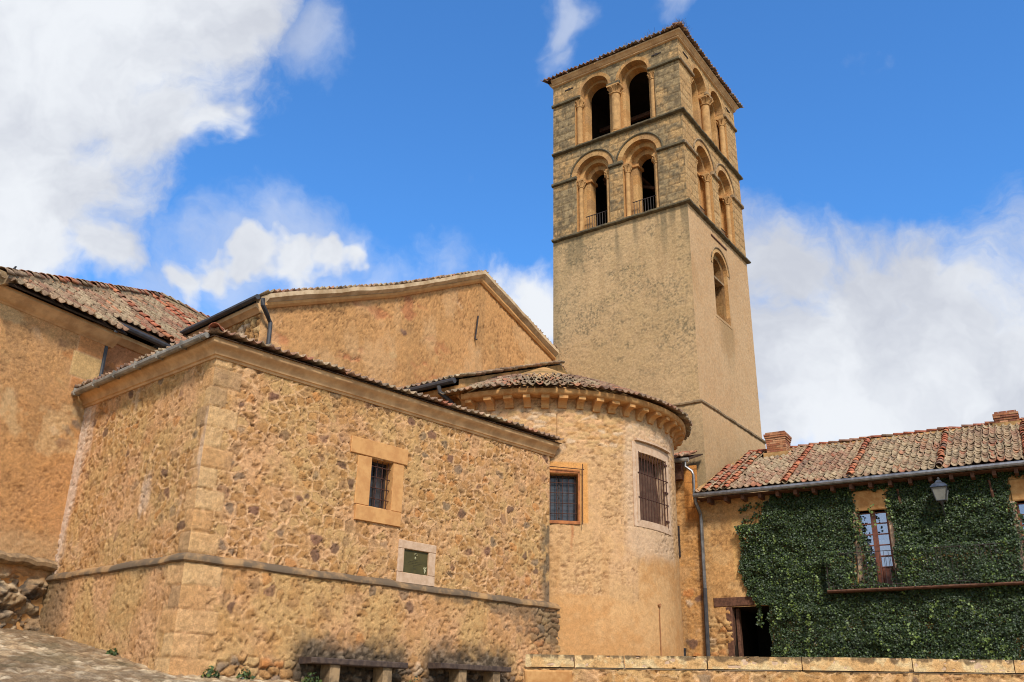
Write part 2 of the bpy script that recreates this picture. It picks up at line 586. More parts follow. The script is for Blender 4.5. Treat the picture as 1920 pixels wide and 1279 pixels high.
def s_rubble(seed=0, size=.27, amount=.75, dark=.13, ribbon=1.0, tint=(1, 1, 1)):
    """pebbly field stones, each ringed by a raised line of pointing"""
    def st(u, z):
        wu = u + .13 * (fbm(u * 4.1, z * 4.1, 4, seed) - .5); wz = z + .13 * (fbm(u * 4.1, z * 4.1, 4, seed + 3) - .5)
        F1, F2, I, J = worley(wu / size, wz / (size * .86), seed)
        e = F2 - F1
        nz = fbm(u * 9, z * 9, 4, seed + 5); n2 = fbm(u * 19, z * 19, 3, seed + 6); n3 = hsh(np.round(u * 60), np.round(z * 60), seed + 7)
        ee = e + .16 * (nz - .5) + .12 * (n2 - .5)
        cover = sst(.30, .62, fbm(u * .8, z * .8, 4, seed + 9) * .6 + J * .42 + (amount - .75))
        stone = sst(.15, .24, ee) * sst(.66, .52, F1 + .2 * (nz - .5)) * cover
        rib = sst(.12, .04, ee) * ribbon * sst(.25, .6, cover) * sst(.30, .5, fbm(u * 1.3, z * 1.3, 3, seed + 41) + .1 * n2)
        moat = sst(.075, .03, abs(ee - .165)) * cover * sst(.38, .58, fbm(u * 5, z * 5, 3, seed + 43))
        base = mixc(C_MORT, C_SAND, sst(.35, .65, fbm(u * 1.1, z * 1.1, 4, seed + 8)))
        base = mixc(base, C_OCH, .5 * sst(.45, .68, fbm(u * 3, z * 3, 4, seed + 18)))
        sc2 = pick(I, [C_OCH * .78, C_SAND * .86, C_OCH * .95, (C_ORG + C_OCH) * .46, (C_GREY + C_OCH) * .46, C_GREY * .9, C_DARK, C_PURP],
                   [.32, .56, .74, .80, 1 - dark * 1.0, 1 - dark * .55, 1 - dark * .30, 1.01])
        sc2 = sc2 * (.84 + .42 * nz)[..., None]
        sc2 = sc2 * .92 + base * .10
        col = mixc(base, sc2, stone * .85)
        col = mixc(col, C_RIB * np.asarray(tint), rib * .85)
        col = col * (.80 + .38 * n2 + .10 * (n3 - .5))[..., None]
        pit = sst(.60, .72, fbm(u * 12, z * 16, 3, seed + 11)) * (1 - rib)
        shade_dirt = np.clip(moat * .40 + pit * .34, 0, 1)  # thin shade lines painted into the grooves, with dirt in the pits
        col = mixc(col, alb(104, 70, 46), shade_dirt)
        disp = .014 * rib + stone * (.014 * (1 - F1) - .006) + .020 * (nz - .5) + .013 * (n2 - .5) - .030 * pit - .020 * moat
        return col * np.asarray(tint), disp
    return st


def s_dry(seed=0, size=.30, tint=(1, 1, 1), gap=.05):
    """loose masonry with open joints"""
    def st(u, z):
        wu = u + .22 * (fbm(u * 3.7, z * 3.7, 4, seed) - .5); wz = z + .16 * (fbm(u * 3.7, z * 3.7, 4, seed + 3) - .5)
        F1, F2, I, J = worley(wu / size, wz / (size * .62), seed, .8, True)
        e = F2 - F1
        nz = fbm(u * 9, z * 9, 4, seed + 5); n2 = fbm(u * 26, z * 26, 3, seed + 6)
        stone = sst(.03, .20, e)
        sc2 = pick(I, [C_OCH, C_SAND, C_OCH * .8, C_ORG * .85, C_GREY, C_PALE * .85], [.3, .55, .72, .82, .92, 1.01]) * (.7 + .5 * nz)[..., None]
        col = mixc(alb(132, 98, 64), sc2, stone) * (.8 + .4 * n2)[..., None]
        disp = stone * (.035 * (1.05 - F1) + .05 * (J - .4)) - gap * (1 - stone) + .05 * (nz - .5) + .012 * (n2 - .5)
        return col * np.asarray(tint), disp
    return st


def s_plaster(seed=0, c1=C_MORT, c2=C_SAND, rough=.012, pits=.5, stones=0.0, patch=.0):
    def st(u, z):
        a = fbm(u * .7, z * .7, 5, seed); b = fbm(u * 5, z * 6, 4, seed + 2); c = fbm(u * 15, z * 20, 3, seed + 4)
        f = hsh(np.round(u * 55), np.round(z * 55), seed + 5)
        col = mixc(c1, c2, sst(.36, .64, a * .55 + b * .45))
        k = min(1.0, rough / .012)
        col = col * (1 + k * (.52 * (c - .5) + .34 * (b - .5) + .14 * (f - .5)))[..., None]
        d = rough * 1.5 * (b - .5) + rough * 2.2 * (c - .5)
        area = sst(.34, .54, fbm(u * .9, z * .9, 3, seed + 8))
        pit = sst(.57, .68, fbm(u * 11, z * 21, 3, seed + 7)) * pits * area
        fl = sst(.64, .72, fbm(u * 7, z * 12, 4, seed + 6)) * pits * area
        col = mixc(col, alb(120, 80, 46), np.clip(.42 * pit + .40 * fl, 0, 1)); d = d - .020 * pit - .018 * fl
        g1 = fbm(u * 1.3, z * 1.3, 5, seed + 61); g2 = fbm(u * 1.1 + 9, z * 1.6, 5, seed + 63)
        crk = np.maximum(sst(.012, .004, abs(g1 - .5)) * sst(.5, .6, g2), sst(.010, .003, abs(g2 - .48)) * sst(.52, .62, g1)) * min(1.0, pits * 1.2)
        col = mixc(col, alb(116, 78, 46), crk * .55); d = d - .012 * crk
        run = sst(.54, .70, fbm(u * 3.1, z * .22, 3, seed + 65)) * sst(.4, .6, fbm(u * .6, z * .5, 3, seed + 67))
        col = mixc(col, alb(150, 116, 76), run * .28 * k)
        if stones > 0:
            F1, F2, I, J = worley((u + .1 * b) / .42, (z + .1 * c) / .32, seed + 20)
            e = F2 - F1
            s_ = sst(.15, .4, e) * (J < stones) * sst(.35, .6, fbm(u * .5, z * .5, 3, seed + 21))
            sc2 = pick(I, [C_SAND, C_PALE, C_ORG, C_GREY, C_DARK * 1.2], [.35, .55, .75, .93, 1.01]) * (.8 + .4 * b)[..., None]
            col = mixc(col, sc2, s_ * .8); d = d + s_ * .012
        if patch > 0:
            p = sst(.55, .62, fbm(u * .8, z * .8, 5, seed + 31)) * patch
            col = mixc(col, alb(218, 180, 124), p * .65); d = d - .012 * p
        return col, d
    return st


def ashlar(u, z, seed, h=.36, l=.62):
    cz = np.floor(z / h)
    fz = z / h - cz
    o = hsh(cz, cz * 0 + 3, seed); ll = l * (.75 + .5 * hsh(cz, cz * 0 + 5, seed))
    cu = np.floor(u / ll + o * 7); fu = u / ll + o * 7 - cu
    e = np.minimum(np.minimum(fz, 1 - fz) * h, np.minimum(fu, 1 - fu) * ll)
    return hsh(cu, cz, seed + 9), e


def s_belfry(seed=0, grey=1.0):
    def st(u, z):
        wob = .02 * (fbm(u * 4, z * 4, 3, seed) - .5)
        I, e = ashlar(u + wob, z + wob, seed)
        b = fbm(u * 6, z * 6, 4, seed + 2); c = fbm(u * 20, z * 20, 3, seed + 3); lo = fbm(u * .9, z * .9, 4, seed + 4)
        joint = 1 - sst(.005, .030, e + .02 * (c - .5))
        warm = mixc(alb(206, 162, 104), alb(186, 142, 88), sst(.3, .7, I))
        gr = mixc(alb(172, 144, 100), alb(122, 102, 72), sst(.35, .65, b * .6 + c * .4))
        g = grey * sst(.30, .54, lo * .50 + b * .35 + .18 * (I - .3))
        col = mixc(warm, gr, g) * (.62 + .74 * c)[..., None] * (.88 + .24 * I)[..., None]
        lich = sst(.58, .7, fbm(u * 11, z * 11, 4, seed + 8)) * grey
        col = mixc(col, alb(92, 80, 60), lich * .45)
        col = mixc(col, alb(110, 86, 56), joint * .55)
        d = -.02 * joint + .040 * (b - .5) + .022 * (c - .5) + .012 * (I - .5)
        return col, d
    return st


def quoin_mask(u, z, seed, h=.42, l0=.36, l1=.66, z0=0.0):
    """blocks stacked at the corner u = 0, long and short in turn: returns mask, id, edge distance"""
    k = np.floor((z - z0) / h); fz = (z - z0) / h - k
    L = l0 + (l1 - l0) * ((k % 2 == 0) * .75 + .25 * hsh(k, k * 0 + 1, seed))
    e = np.minimum(np.minimum(fz, 1 - fz) * h, L - u)
    return (u < L), hsh(k, k * 0 + 2, seed), e


def with_quoins(st, seed, flip=None, **kw):
    def f(u, z):
        col, d = st(u, z)
        uu = u if flip is None else flip - u
        m, I, e = quoin_mask(uu, z, seed, **kw)
        n = fbm(u * 7, z * 7, 4, seed + 3); c = fbm(u * 21, z * 21, 3, seed + 4)
        qc = pick(I, [alb(212, 164, 108), alb(206, 154, 98), alb(176, 138, 94), alb(216, 172, 116)], [.3, .6, .75, 1.01]) * (.78 + .28 * n + .18 * c)[..., None]
        j = 1 - sst(.004, .028, e + .03 * (n - .5))
        qc = mixc(qc, alb(128, 92, 58), j * .7)
        t = m * sst(-.01, .02, e + .07 * (n - .5)) * sst(.12, .34, n + .5 * hsh(np.floor(I * 997), np.floor(I * 31), seed + 8))
        qc = qc * (.84 + .32 * fbm(u * 13, z * 13, 3, seed + 12))[..., None]
        return mixc(col, qc, t * .74), d * (1 - t) + t * (.006 - .03 * j + .035 * (n - .5) + .012 * (c - .5))
    return f


def stain(st, fn, c=C_SOOT, k=.75):
    def f(u, z):
        col, d = st(u, z)
        return mixc(col, c, np.clip(fn(u, z), 0, 1) * k), d
    return f


# ------------------------------------------------------------------ curved clay tiles
def tile_template(cover=False, R0=.115, L=.46, seg=6):
    th = .016
    ang = np.linspace(-R(82), R(82), seg + 1)
    vs = []; fs = []
    for (b, lift, sc_) in ((0.0, .045, 1.0), (L, .0, .88)):
        for rr in (R0, R0 - th):
            for a in ang:
                x = rr * math.sin(a) * sc_
                c = (R0 - rr * math.cos(a) * sc_) if not cover else rr * math.cos(a) * sc_
                vs.append((x, b, c + lift))
    n = seg + 1
    for k in range(seg):
        fs.append((k, k + 1, 2 * n + k + 1, 2 * n + k))              # one skin
        fs.append((n + k, 3 * n + k, 3 * n + k + 1, n + k + 1))      # other skin
        fs.append((k, n + k, n + k + 1, k + 1))                      # lip at the lower end
    fs.append((0, 2 * n, 3 * n, n)); fs.append((seg, n + seg, 3 * n + seg, 2 * n + seg))
    return np.array(vs), np.array(fs)


def tiles(name, parent, P, E, S, cols, cover=False, R0=.103, L=.46, lift=0.0, jit=.012):
    """P,E,S: (n,3) position of lower end, across and up-slope unit vectors"""
    P = np.asarray(P, float).reshape(-1, 3); n = len(P)
    E = np.broadcast_to(np.asarray(E, float), (n, 3)).copy(); S = np.broadcast_to(np.asarray(S, float), (n, 3)).copy()
    Nn = np.cross(E, S)
    sg = np.where(Nn[:, 2] < 0, -1.0, 1.0)[:, None]; Nn *= sg
    tv, tf = tile_template(cover, R0, L)
    a = rng.normal(0, .035, n)[:, None]
    E2 = E * np.cos(a) + S * np.sin(a); S2 = S * np.cos(a) - E * np.sin(a)
    tl = rng.normal(0, .02, n)[:, None]; S2 = S2 + Nn * tl
    o = P + E * rng.normal(0, jit, n)[:, None] + S * rng.normal(0, jit * 1.3, n)[:, None] + Nn * (lift + rng.normal(0, .006, n)[:, None])
    V = o[:, None] + tv[None, :, 0:1] * E2[:, None] + tv[None, :, 1:2] * S2[:, None] + tv[None, :, 2:3] * Nn[:, None]
    Fq = (tf[None] + (np.arange(n) * len(tv))[:, None, None]).reshape(-1, 4)
    cols = np.asarray(cols)
    if not cover:       # lichen and grime lie in patches across neighbouring tiles
        pa = fbm(P @ np.array([.55, .35, .2]) * 1.1 + 7, P @ np.array([-.35, .55, .6]) * 1.1, 4, 301); pb = fbm(P[:, 0] * 2.1 + P[:, 1], P[:, 2] * 3.1 + P[:, 1] * .7, 3, 303)
        ground_c = mixc(mixc(T_BRN * .9, T_LICH * .86, sst(.35, .62, pa)), T_GREY * .8, sst(.5, .7, pb))
        cols = (cols * .46 + ground_c * .54) * (.80 + .4 * pb)[:, None]
    else: cols = cols * .72 + T_BRN * .24
    C = np.repeat(cols[:, None], len(tv), 1)
    C = C * np.tile(np.clip(rng.normal(1, .10, (n, len(tv))), .7, 1.3)[..., None], (1, 1, 3))
    return link_mesh(name, V.reshape(-1, 3), Fq, M['tile'], parent, C.reshape(-1, 3))


T_LICH = alb(182, 156, 118); T_GREY = alb(150, 128, 98); T_BRN = alb(160, 116, 88); T_RED = alb(180, 98, 66); T_ORG = alb(204, 126, 82); T_BLK = alb(104, 86, 72); T_PINK = alb(172, 128, 98)


def tile_cols(n, mix):
    pal = [T_LICH, T_GREY, T_BRN, T_RED, T_ORG, T_BLK, T_PINK]
    c = np.cumsum(np.array(mix, float) / sum(mix))
    return pick(rng.random(n), pal, list(c[:-1]) + [1.01]) * rng.uniform(.75, 1.2, n)[:, None]


def plane_tiles(name, parent, O, E, S, nu, nv, pitch=.205, expo=.30, keep=None, mix=(5, 3, 2, 1, .6, .4, 1), lift=.0, covers=None, stag=0.0):
    """rows of channel tiles over a plane; covers: function u -> bool for columns of red cover tiles"""
    O, E, S = (np.asarray(v, float) for v in (O, E, S))
    iu, iv = np.meshgrid(np.arange(nu), np.arange(nv), indexing='ij')
    u = (iu + .5) * pitch; v = iv * expo + .02 * np.sin(iu * 1.7) + .0 * iu
    m = np.ones(u.shape, bool)
    if keep is not None: m &= keep(u, v)
    u, v = u[m], v[m]
    wob = .02 * np.sin(u * .9) + .012 * np.sin(u * 2.3 + 1)
    P = O + u[:, None] * E + v[:, None] * S + np.array([0, 0, 1.]) * wob[:, None]
    return tiles(name, parent, P, E, S, tile_cols(len(P), mix), lift=lift)


def cover_cols(name, parent, O, E, S, ulist, nv, expo=.34, keep=None, mix=(.4, .3, 1, 4, 3, .2, .5), lift=.06, R0=.10):
    O, E, S = (np.asarray(v, float) for v in (O, E, S))
    for u in ulist:
        P = []
        for k in range(nv):
            if keep is None or keep(np.array(u), np.array(k * expo)): P.append(O + u * E + k * expo * S)
        tiles(name, parent, np.array(P), E, S, tile_cols(len(P), mix), cover=True, R0=R0, L=.44, lift=lift)


def quad(name, mat, parent, pts, thick=.05):
    """a slab: polygon with thickness downwards"""
    n = len(pts); pts = [np.array(p, float) for p in pts]
    vs = pts + [p - np.array([0, 0, thick]) for p in pts]
    fs = [tuple(range(n)), tuple(range(2 * n - 1, n - 1, -1))] + [(i, n + i, n + (i + 1) % n, (i + 1) % n) for i in range(n)]
    mb = MB(); mb.add(vs, fs)
    return mb.build(name, mat, parent)


Z3 = lambda v, z=0.0: np.array([v[0], v[1], z])

# ================================================================== GROUND
yt, yl, yr, ylb, yh = R(34.9), R(40.5), R(44.5), R(27.9), R(30.5)
TC = np.array([6.7703, 31.2756])
SCN = np.array([-5.939, 17.3095])
JN = np.array([-10.0775, 20.8441])
AC = np.array([1.0051, 28.7825])
HC = np.array([6.2854, 29.8453])
TL = Frame(TC, (-math.cos(yt), math.sin(yt))); TR = Frame(TC, (math.sin(yt), math.cos(yt)))
SR = Frame(SCN, (math.sin(yr), math.cos(yr))); SL = Frame(SCN, (-math.cos(yl), math.sin(yl)))
LB = Frame(JN, (math.sin(ylb), math.cos(ylb)))
HS = Frame(HC, (math.cos(yh), -math.sin(yh)))
GA = Frame(TL.xy(6.2), (math.sin(yt), math.cos(yt)))
AXD = np.array([math.cos(yt), -math.sin(yt)])
LW = Frame((0.344, 17.497), (math.cos(R(6.6)), -math.sin(R(6.6))))

ctrl = [(0, 0, 0), (0, 6, .55), (-6, 8, .7), (6, 6, .55), (0, 13, 1.55), (-5, 13, 1.45), (-9, 13, 1.7), (6, 13, 1.5), (-12, 12, 1.9), (-5.94, 17.3, 2.13),
        (-7.4, 18.7, 2.5), (-10.0, 20.8, 3.0), (-11.5, 18.2, 3.0), (-13, 15.5, 2.75), (-4, 19.3, 2.08), (-2.5, 20.8, 2.04), (1.3, 24.7, 2.0), (0.4, 18.0, 1.85), (8, 17, 1.8),
        (-16, 12, 2.5), (-20, 20, 3.2), (14, 15, 1.7), (0, -12, -.6), (-15, -10, -.3), (15, -10, -.6), (-30, 30, 3.2), (-30, 0, 1.5), (30, 0, .5), (30, 20, 2)]
cp_ = np.array(ctrl, float)
_d = np.hypot(cp_[:, None, 0] - cp_[None, :, 0], cp_[:, None, 1] - cp_[None, :, 1])
_A = np.zeros((len(cp_) + 3,) * 2); _A[:len(cp_), :len(cp_)] = _d; _A[:len(cp_), -3] = 1; _A[:len(cp_), -2:] = cp_[:, :2]; _A[-3:, :len(cp_)] = _A[:len(cp_), -3:].T
_wt = np.linalg.solve(_A, np.concatenate([cp_[:, 2], np.zeros(3)]))


def gz(x, y):
    x = np.asarray(x, float); y = np.asarray(y, float)
    z = _wt[-3] + _wt[-2] * x + _wt[-1] * y
    for k in range(len(cp_)): z = z + _wt[k] * np.hypot(x - cp_[k, 0], y - cp_[k, 1])
    r = np.hypot(x, y - 10)
    z = z + (2.4 - z) * sst(26, 40, r)
    q = (x - LW.o[0]) * LW.d[0] + (y - LW.o[1]) * LW.d[1]; back = -((x - LW.o[0]) * LW.n[0] + (y - LW.o[1]) * LW.n[1])
    terr = sst(.25, .55, back) * sst(.2, .5, q) * sst(40, 30, r)          # terrace behind the low wall
    return z * (1 - terr) + terr * (2.35 + .06 * np.clip(back, 0, 13))


xs = np.unique(np.concatenate([np.linspace(-400, -30, 12), np.arange(-30, 30, 1.0), np.arange(-13.5, -3.5, .06), np.linspace(30, 400, 12)]))
ys = np.unique(np.concatenate([np.linspace(-400, -15, 10), np.arange(-15, 40, 1.0), np.arange(13.5, 22.5, .06), np.linspace(40, 600, 12)]))
X, Y = np.meshgrid(xs, ys, indexing='ij')
Zg = gz(X, Y)
F1, F2, I, J = worley(X / .19, Y / .19, 3)
e = F2 - F1; cob = sst(.04, .22, e)
fine = sst(-13.5, -13, X) * sst(-3.5, -4, X) * sst(13.5, 14, Y) * sst(22.5, 22, Y)
n1 = fbm(X * 1.1, Y * 1.1, 5, 40); n2_ = fbm(X * 6, Y * 6, 4, 41)
Zg = Zg + fine * (.05 * cob * (1 - F1) + .06 * (n2_ - .5) + .09 * (n1 - .5))
gc = mixc(alb(128, 100, 68), pick(I, [alb(206, 178, 134), alb(190, 158, 114), alb(160, 130, 92), alb(214, 188, 146)], [.3, .6, .8, 1.01]), cob * .85)
gc = gc * (.66 + .50 * n2_ + .24 * hsh(np.round(X * 17), np.round(Y * 17), 49))[..., None]
gc = mixc(gc, alb(112, 88, 60), sst(.47, .64, n1 * .7 + .3 * n2_) * .75)
gc = mixc(gc, alb(84, 76, 50), sst(.58, .7, fbm(X * .8, Y * .8, 5, 47)) * .5)
idx = np.arange(X.size).reshape(X.shape)
q = np.stack([idx[:-1, :-1], idx[1:, :-1], idx[1:, 1:], idx[:-1, 1:]], -1).reshape(-1, 4)
gobj = link_mesh('ground', np.stack([X, Y, Zg], -1).reshape(-1, 3), np.ascontiguousarray(q), M['ground'], None, gc.reshape(-1, 3), True)
tag(gobj, 'sloping street of pale worn cobbles with brown stains rising to the church', 'ground', kind='structure')

# ================================================================== SACRISTY (rubble annex in front)
sac = thing('sacristy', (*SCN, 2.1), 'low church annex of pebbly rubble stone with pale ashlar corner and tiled eave', 'church annex')
W1 = Rect(4.05, 4.66, 5.79, 6.87)
zinc_band = lambda u, z: 0 * u
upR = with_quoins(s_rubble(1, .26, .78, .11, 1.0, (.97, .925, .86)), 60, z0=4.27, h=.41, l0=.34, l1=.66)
upR = stain(upR, lambda u, z: sst(10.2, 9.7, u) * 0 + sst(9.55, 9.95, u + .35 * (fbm(u * 4, z * 3, 3, 71) - .5)) * sst(6.6, 6.1, z) * sst(.42, .55, fbm(u * 3, z * 2, 4, 70)), alb(96, 84, 66), .8)
wall('upper_wall', M['masonry'], sac, SR, 0, 10.02, 4.2, 8.16, .026, upR, [W1, Rect(5.13, 5.85, 4.48, 4.99)])
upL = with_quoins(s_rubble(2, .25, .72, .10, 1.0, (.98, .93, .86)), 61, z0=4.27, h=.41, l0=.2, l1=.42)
upL = stain(upL, lambda u, z: sst(5.05, 5.25, u + .35 * (fbm(u * 3, z * 1.5, 4, 73) - .5)) + .55 * sst(.52, .64, fbm(u * 1.6, z * .5, 4, 74)) * sst(4.3, 5.4, z), alb(222, 192, 160), .85)
wall('upper_wall', M['masonry'], sac, SL, 0, 5.75, 4.2, 8.16, .028, upL)
# plinth, thicker than the wall above, looser at the foot
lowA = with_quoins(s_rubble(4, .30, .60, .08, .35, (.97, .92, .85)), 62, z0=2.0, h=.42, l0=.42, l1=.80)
lowB = s_dry(5, .25)


def low_r(u, z):
    c1, d1 = lowA(u, z); c2, d2 = lowB(u, z)
    n = fbm(u * 1.3, z * 1.3, 4, 80)
    t = .85 * sst(.45, .62, sst(3.0, 2.3, z) * .75 + .6 * (n - .5)) * sst(.5, .9, u) * sst(3.6, 2.9, u)
    t = np.maximum(t, .75 * sst(.46, .66, sst(7.6, 9.8, u) * .7 + .7 * (n - .5)))
    t = np.maximum(t, .8 * sst(2.7, 2.45, z + .4 * (n - .5)) * sst(2.9, 3.2, u))
    col = mixc(c1, c2, t); d = d1 * (1 - t) + d2 * t
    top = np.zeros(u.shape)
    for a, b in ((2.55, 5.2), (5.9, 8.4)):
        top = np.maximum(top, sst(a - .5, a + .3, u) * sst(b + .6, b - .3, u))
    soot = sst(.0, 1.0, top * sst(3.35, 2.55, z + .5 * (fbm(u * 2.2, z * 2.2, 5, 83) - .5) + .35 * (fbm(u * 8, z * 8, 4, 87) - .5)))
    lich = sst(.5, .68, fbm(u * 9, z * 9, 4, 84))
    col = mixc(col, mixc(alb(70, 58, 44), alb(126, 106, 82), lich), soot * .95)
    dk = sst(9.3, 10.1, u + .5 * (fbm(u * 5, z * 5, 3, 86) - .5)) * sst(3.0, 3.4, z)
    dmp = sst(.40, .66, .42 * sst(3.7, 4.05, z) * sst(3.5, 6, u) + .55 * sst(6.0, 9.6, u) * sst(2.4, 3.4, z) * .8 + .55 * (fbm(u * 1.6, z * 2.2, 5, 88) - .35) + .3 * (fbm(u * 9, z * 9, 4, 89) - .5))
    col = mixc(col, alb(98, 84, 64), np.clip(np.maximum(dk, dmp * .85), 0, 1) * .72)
    return col, d


HIPD = -(SR.n + SL.n) / (1 + SR.n @ SL.n)
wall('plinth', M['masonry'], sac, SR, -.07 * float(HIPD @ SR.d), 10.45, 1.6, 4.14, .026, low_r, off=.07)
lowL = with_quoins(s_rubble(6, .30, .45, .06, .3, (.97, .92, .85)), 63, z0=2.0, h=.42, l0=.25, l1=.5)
lowL = stain(lowL, lambda u, z: sst(4.1, 5.0, u + .8 * (fbm(u * 2, z * 2, 4, 90) - .5)) + .8 * sst(3.85, 4.1, z + .25 * (fbm(u * 3, z * 3, 3, 91) - .5)) * sst(.42, .6, fbm(u * 1.5, z * 3, 4, 92)), alb(96, 86, 64), .62)
wall('plinth', M['masonry'], sac, SL, -.07 * float(HIPD @ SL.d), 5.6, 1.6, 4.14, .028, lowL, off=.07)
sac_path = [SL.xy(5.5), SCN, SR.xy(10.42)]
mb = MB(); mb.sweep(sac_path, [(-.1, 4.09), (.09, 4.095), (.12, 4.12), (.122, 4.16), (.085, 4.22), (.0, 4.27), (-.1, 4.27)], seg=.34, jit=.012)
plb = mb.build('plinth_moulding', plain_mat('weathered_moulding', alb(180, 138, 88), alb(112, 92, 68), 1.6, .92, .9, .03, lo=.36, hi=.56), sac, True)
sac_path2 = [SL.xy(6.15), SCN, SR.xy(10.16)]
mb = MB(); mb.sweep(sac_path2, [(-.2, 8.12), (.03, 8.12), (.045, 8.16), (.08, 8.175), (.10, 8.25), (.16, 8.32), (.22, 8.35), (.24, 8.38), (.24, 8.46), (-.2, 8.46)], seg=.6, jit=.004)
mb.build('cornice', M['cornice'], sac, True)
# roof
slope = .26
hipd = (SR.n + SL.n); hipd = -hipd / (1 + SR.n @ SL.n)      # plan vector giving one metre inside both walls
rf = quad('roof', M['roofbed'], sac, [Z3(SR.xy(10.2, .29), 8.47), Z3(SCN - hipd * .29, 8.47), Z3(SCN + hipd * 3.4, 8.47 + 3.8 * slope), Z3(SR.xy(10.2, -3.4), 8.47 + 3.8 * slope)], .02)
quad('roof', M['roofbed'], sac, [Z3(SCN - hipd * .29, 8.465), Z3(SL.xy(6.3, .29), 8.465), Z3(SL.xy(6.3, -3.4), 8.465 + 3.8 * slope), Z3(SCN + hipd * 3.4, 8.465 + 3.8 * slope)], .02)
cs = math.hypot(1, slope)
S_up = np.array([*(-SR.n), slope]) / cs
tan_h = (hipd @ SR.d)
plane_tiles('roof_tiles', sac, Z3(SR.xy(-.45, .36), 8.47), Z3(SR.d), S_up, 52, 10, keep=lambda u, v: (u - .45 > (v - .36) * tan_h * .98) & (u < 10.85), mix=(4, 3, 4, 1.4, .8, 1.5, 2))
S_upL = np.array([*(-SL.n), slope]) / cs
tan_l = hipd @ SL.d
plane_tiles('roof_tiles', sac, Z3(SL.xy(-.45, .34), 8.465), Z3(SL.d), S_upL, 32, 10, keep=lambda u, v: (u - .45 > (v - .34) * tan_l * .98) & (u < 6.8), mix=(3, 3, 3, .6, .5, 3, 1))
hd3 = Z3(hipd, slope); hd3 /= np.linalg.norm(hd3)
hq = np.cross(hd3, (0, 0, 1.0)); hq /= np.linalg.norm(hq)
HP = np.array([Z3(SCN - hipd * .33, 8.47) + hd3 * k * .34 for k in range(11)])
tiles('hip_tile_row', sac, HP, hq, hd3, tile_cols(11, (3, 2, 3, 3, 2, .4, 2)), cover=True, R0=.13, L=.44, lift=.05)
# gutter of old zinc along the short side
mb = MB()
pts = [SL.pos(u, .36, 8.47 - .018 * u) for u in np.linspace(.02, 6.2, 12)]
mb.tube(pts, .075, 9)
for u in np.arange(.7, 6, .9): mb.box(SL, u, u + .025, .27, .445, 8.39 - .018 * u, 8.555 - .018 * u)
mb.tube([SL.pos(.02, .36, 8.47), SL.pos(-.14, .36, 8.47)], .06, 9)
mb.build('gutter', M['zinc_old'], sac, True)


def barred_window(parent, F, r, depth, glassmat, frame_mat, vb, hb, bar_off=-.06, bar=.011, lugs=0, wood=.05):
    u0, u1, z0, z1 = r
    mb = MB()
    for (a, b, c, d) in ((u0, u0 + wood, z0, z1), (u1 - wood, u1, z0, z1), (u0 + wood, u1 - wood, z0, z0 + wood), (u0 + wood, u1 - wood, z1 - wood, z1), ((u0 + u1) / 2 - wood * .4, (u0 + u1) / 2 + wood * .4, z0 + wood, z1 - wood)):
        mb.box(F, a, b, -depth, -depth + .05, c, d)
    wn_ = mb.build('window', frame_mat, parent)
    mb = MB(); mb.box(F, u0 + wood, u1 - wood, -depth - .012, -depth + .004, z0 + wood, z1 - wood)
    mb.build('pane', glassmat, wn_)
    mb = MB()
    for u in vb: mb.tube([F.pos(u, bar_off, z0), F.pos(u, bar_off, z1)], bar, 6)
    for z in hb: mb.tube([F.pos(u0, bar_off + .012, z), F.pos(u1, bar_off + .012, z)], bar, 6)
    mb.build('grille', M['rust'], wn_)
    return wn_


def reveal(name, mat, parent, F, r, depth):
    u0, u1, z0, z1 = r
    mb = MB()
    t = .06
    for (a, b, c, d) in ((u0 - t, u0, z0 - t, z1 + t), (u1, u1 + t, z0 - t, z1 + t), (u0, u1, z0 - t, z0), (u0, u1, z1, z1 + t)):
        mb.box(F, a, b, -depth, -.012, c, d)
    mb.box(F, u0 - t, u1 + t, -depth - .03, -depth, z0 - t, z1 + t)
    return mb.build(name, mat, parent)


surround = MB()
surround.rbox(SR, 3.44, 5.06, -.05, .035, 6.885, 7.26, .012, jit=.008)
surround.rbox(SR, 3.66, 4.04, -.05, .025, 5.78, 6.875, .012, jit=.008)
surround.rbox(SR, 4.67, 4.98, -.05, .025, 5.78, 6.875, .012, jit=.008)
surround.rbox(SR, 3.68, 4.95, -.05, .05, 5.44, 5.77, .015, jit=.012)
surround.build('window_surround', M['orange_stone'], sac)
reveal('window_reveal', M['orange_stone'], sac, SR, W1.e, .34)
barred_window(sac, SR, W1.e, .30, M['lead'], M['iron'], np.linspace(4.12, 4.6, 4), np.linspace(6.0, 6.72, 4), bar_off=-.10)

# the bronze plate in its pale frame
plq = thing('plaque', SR.p(5.5, 0, 4.74), 'square bronze plate with a small emblem in a pale stone frame on the rubble wall', 'plaque')
mb = MB()
mb.rbox(SR, 4.95, 6.07, -.04, .03, 5.0, 5.18, .008, jit=.004); mb.rbox(SR, 4.95, 6.06, -.04, .03, 4.25, 4.475, .008, jit=.004)
mb.rbox(SR, 4.95, 5.125, -.04, .026, 4.48, 4.995, .008, jit=.003); mb.rbox(SR, 5.855, 6.06, -.04, .026, 4.48, 4.995, .008, jit=.003)
mb.build('stone_frame', M['pale'], plq)
mb = MB(); mb.box(SR, 5.10, 5.88, -.06, -.02, 4.46, 5.01); pp = mb.build('plate', M['bronze'], plq)
mb = MB()
arc = [SR.pos(5.49 + .045 * math.cos(a), -.012, 4.90 + .03 * math.sin(a)) for a in np.linspace(R(-20), R(200), 9)]
mb.tube(arc, .007, 5)
mb.tube([SR.pos(5.455, -.012, 4.915), SR.pos(5.53, -.012, 4.88)], .006, 5)
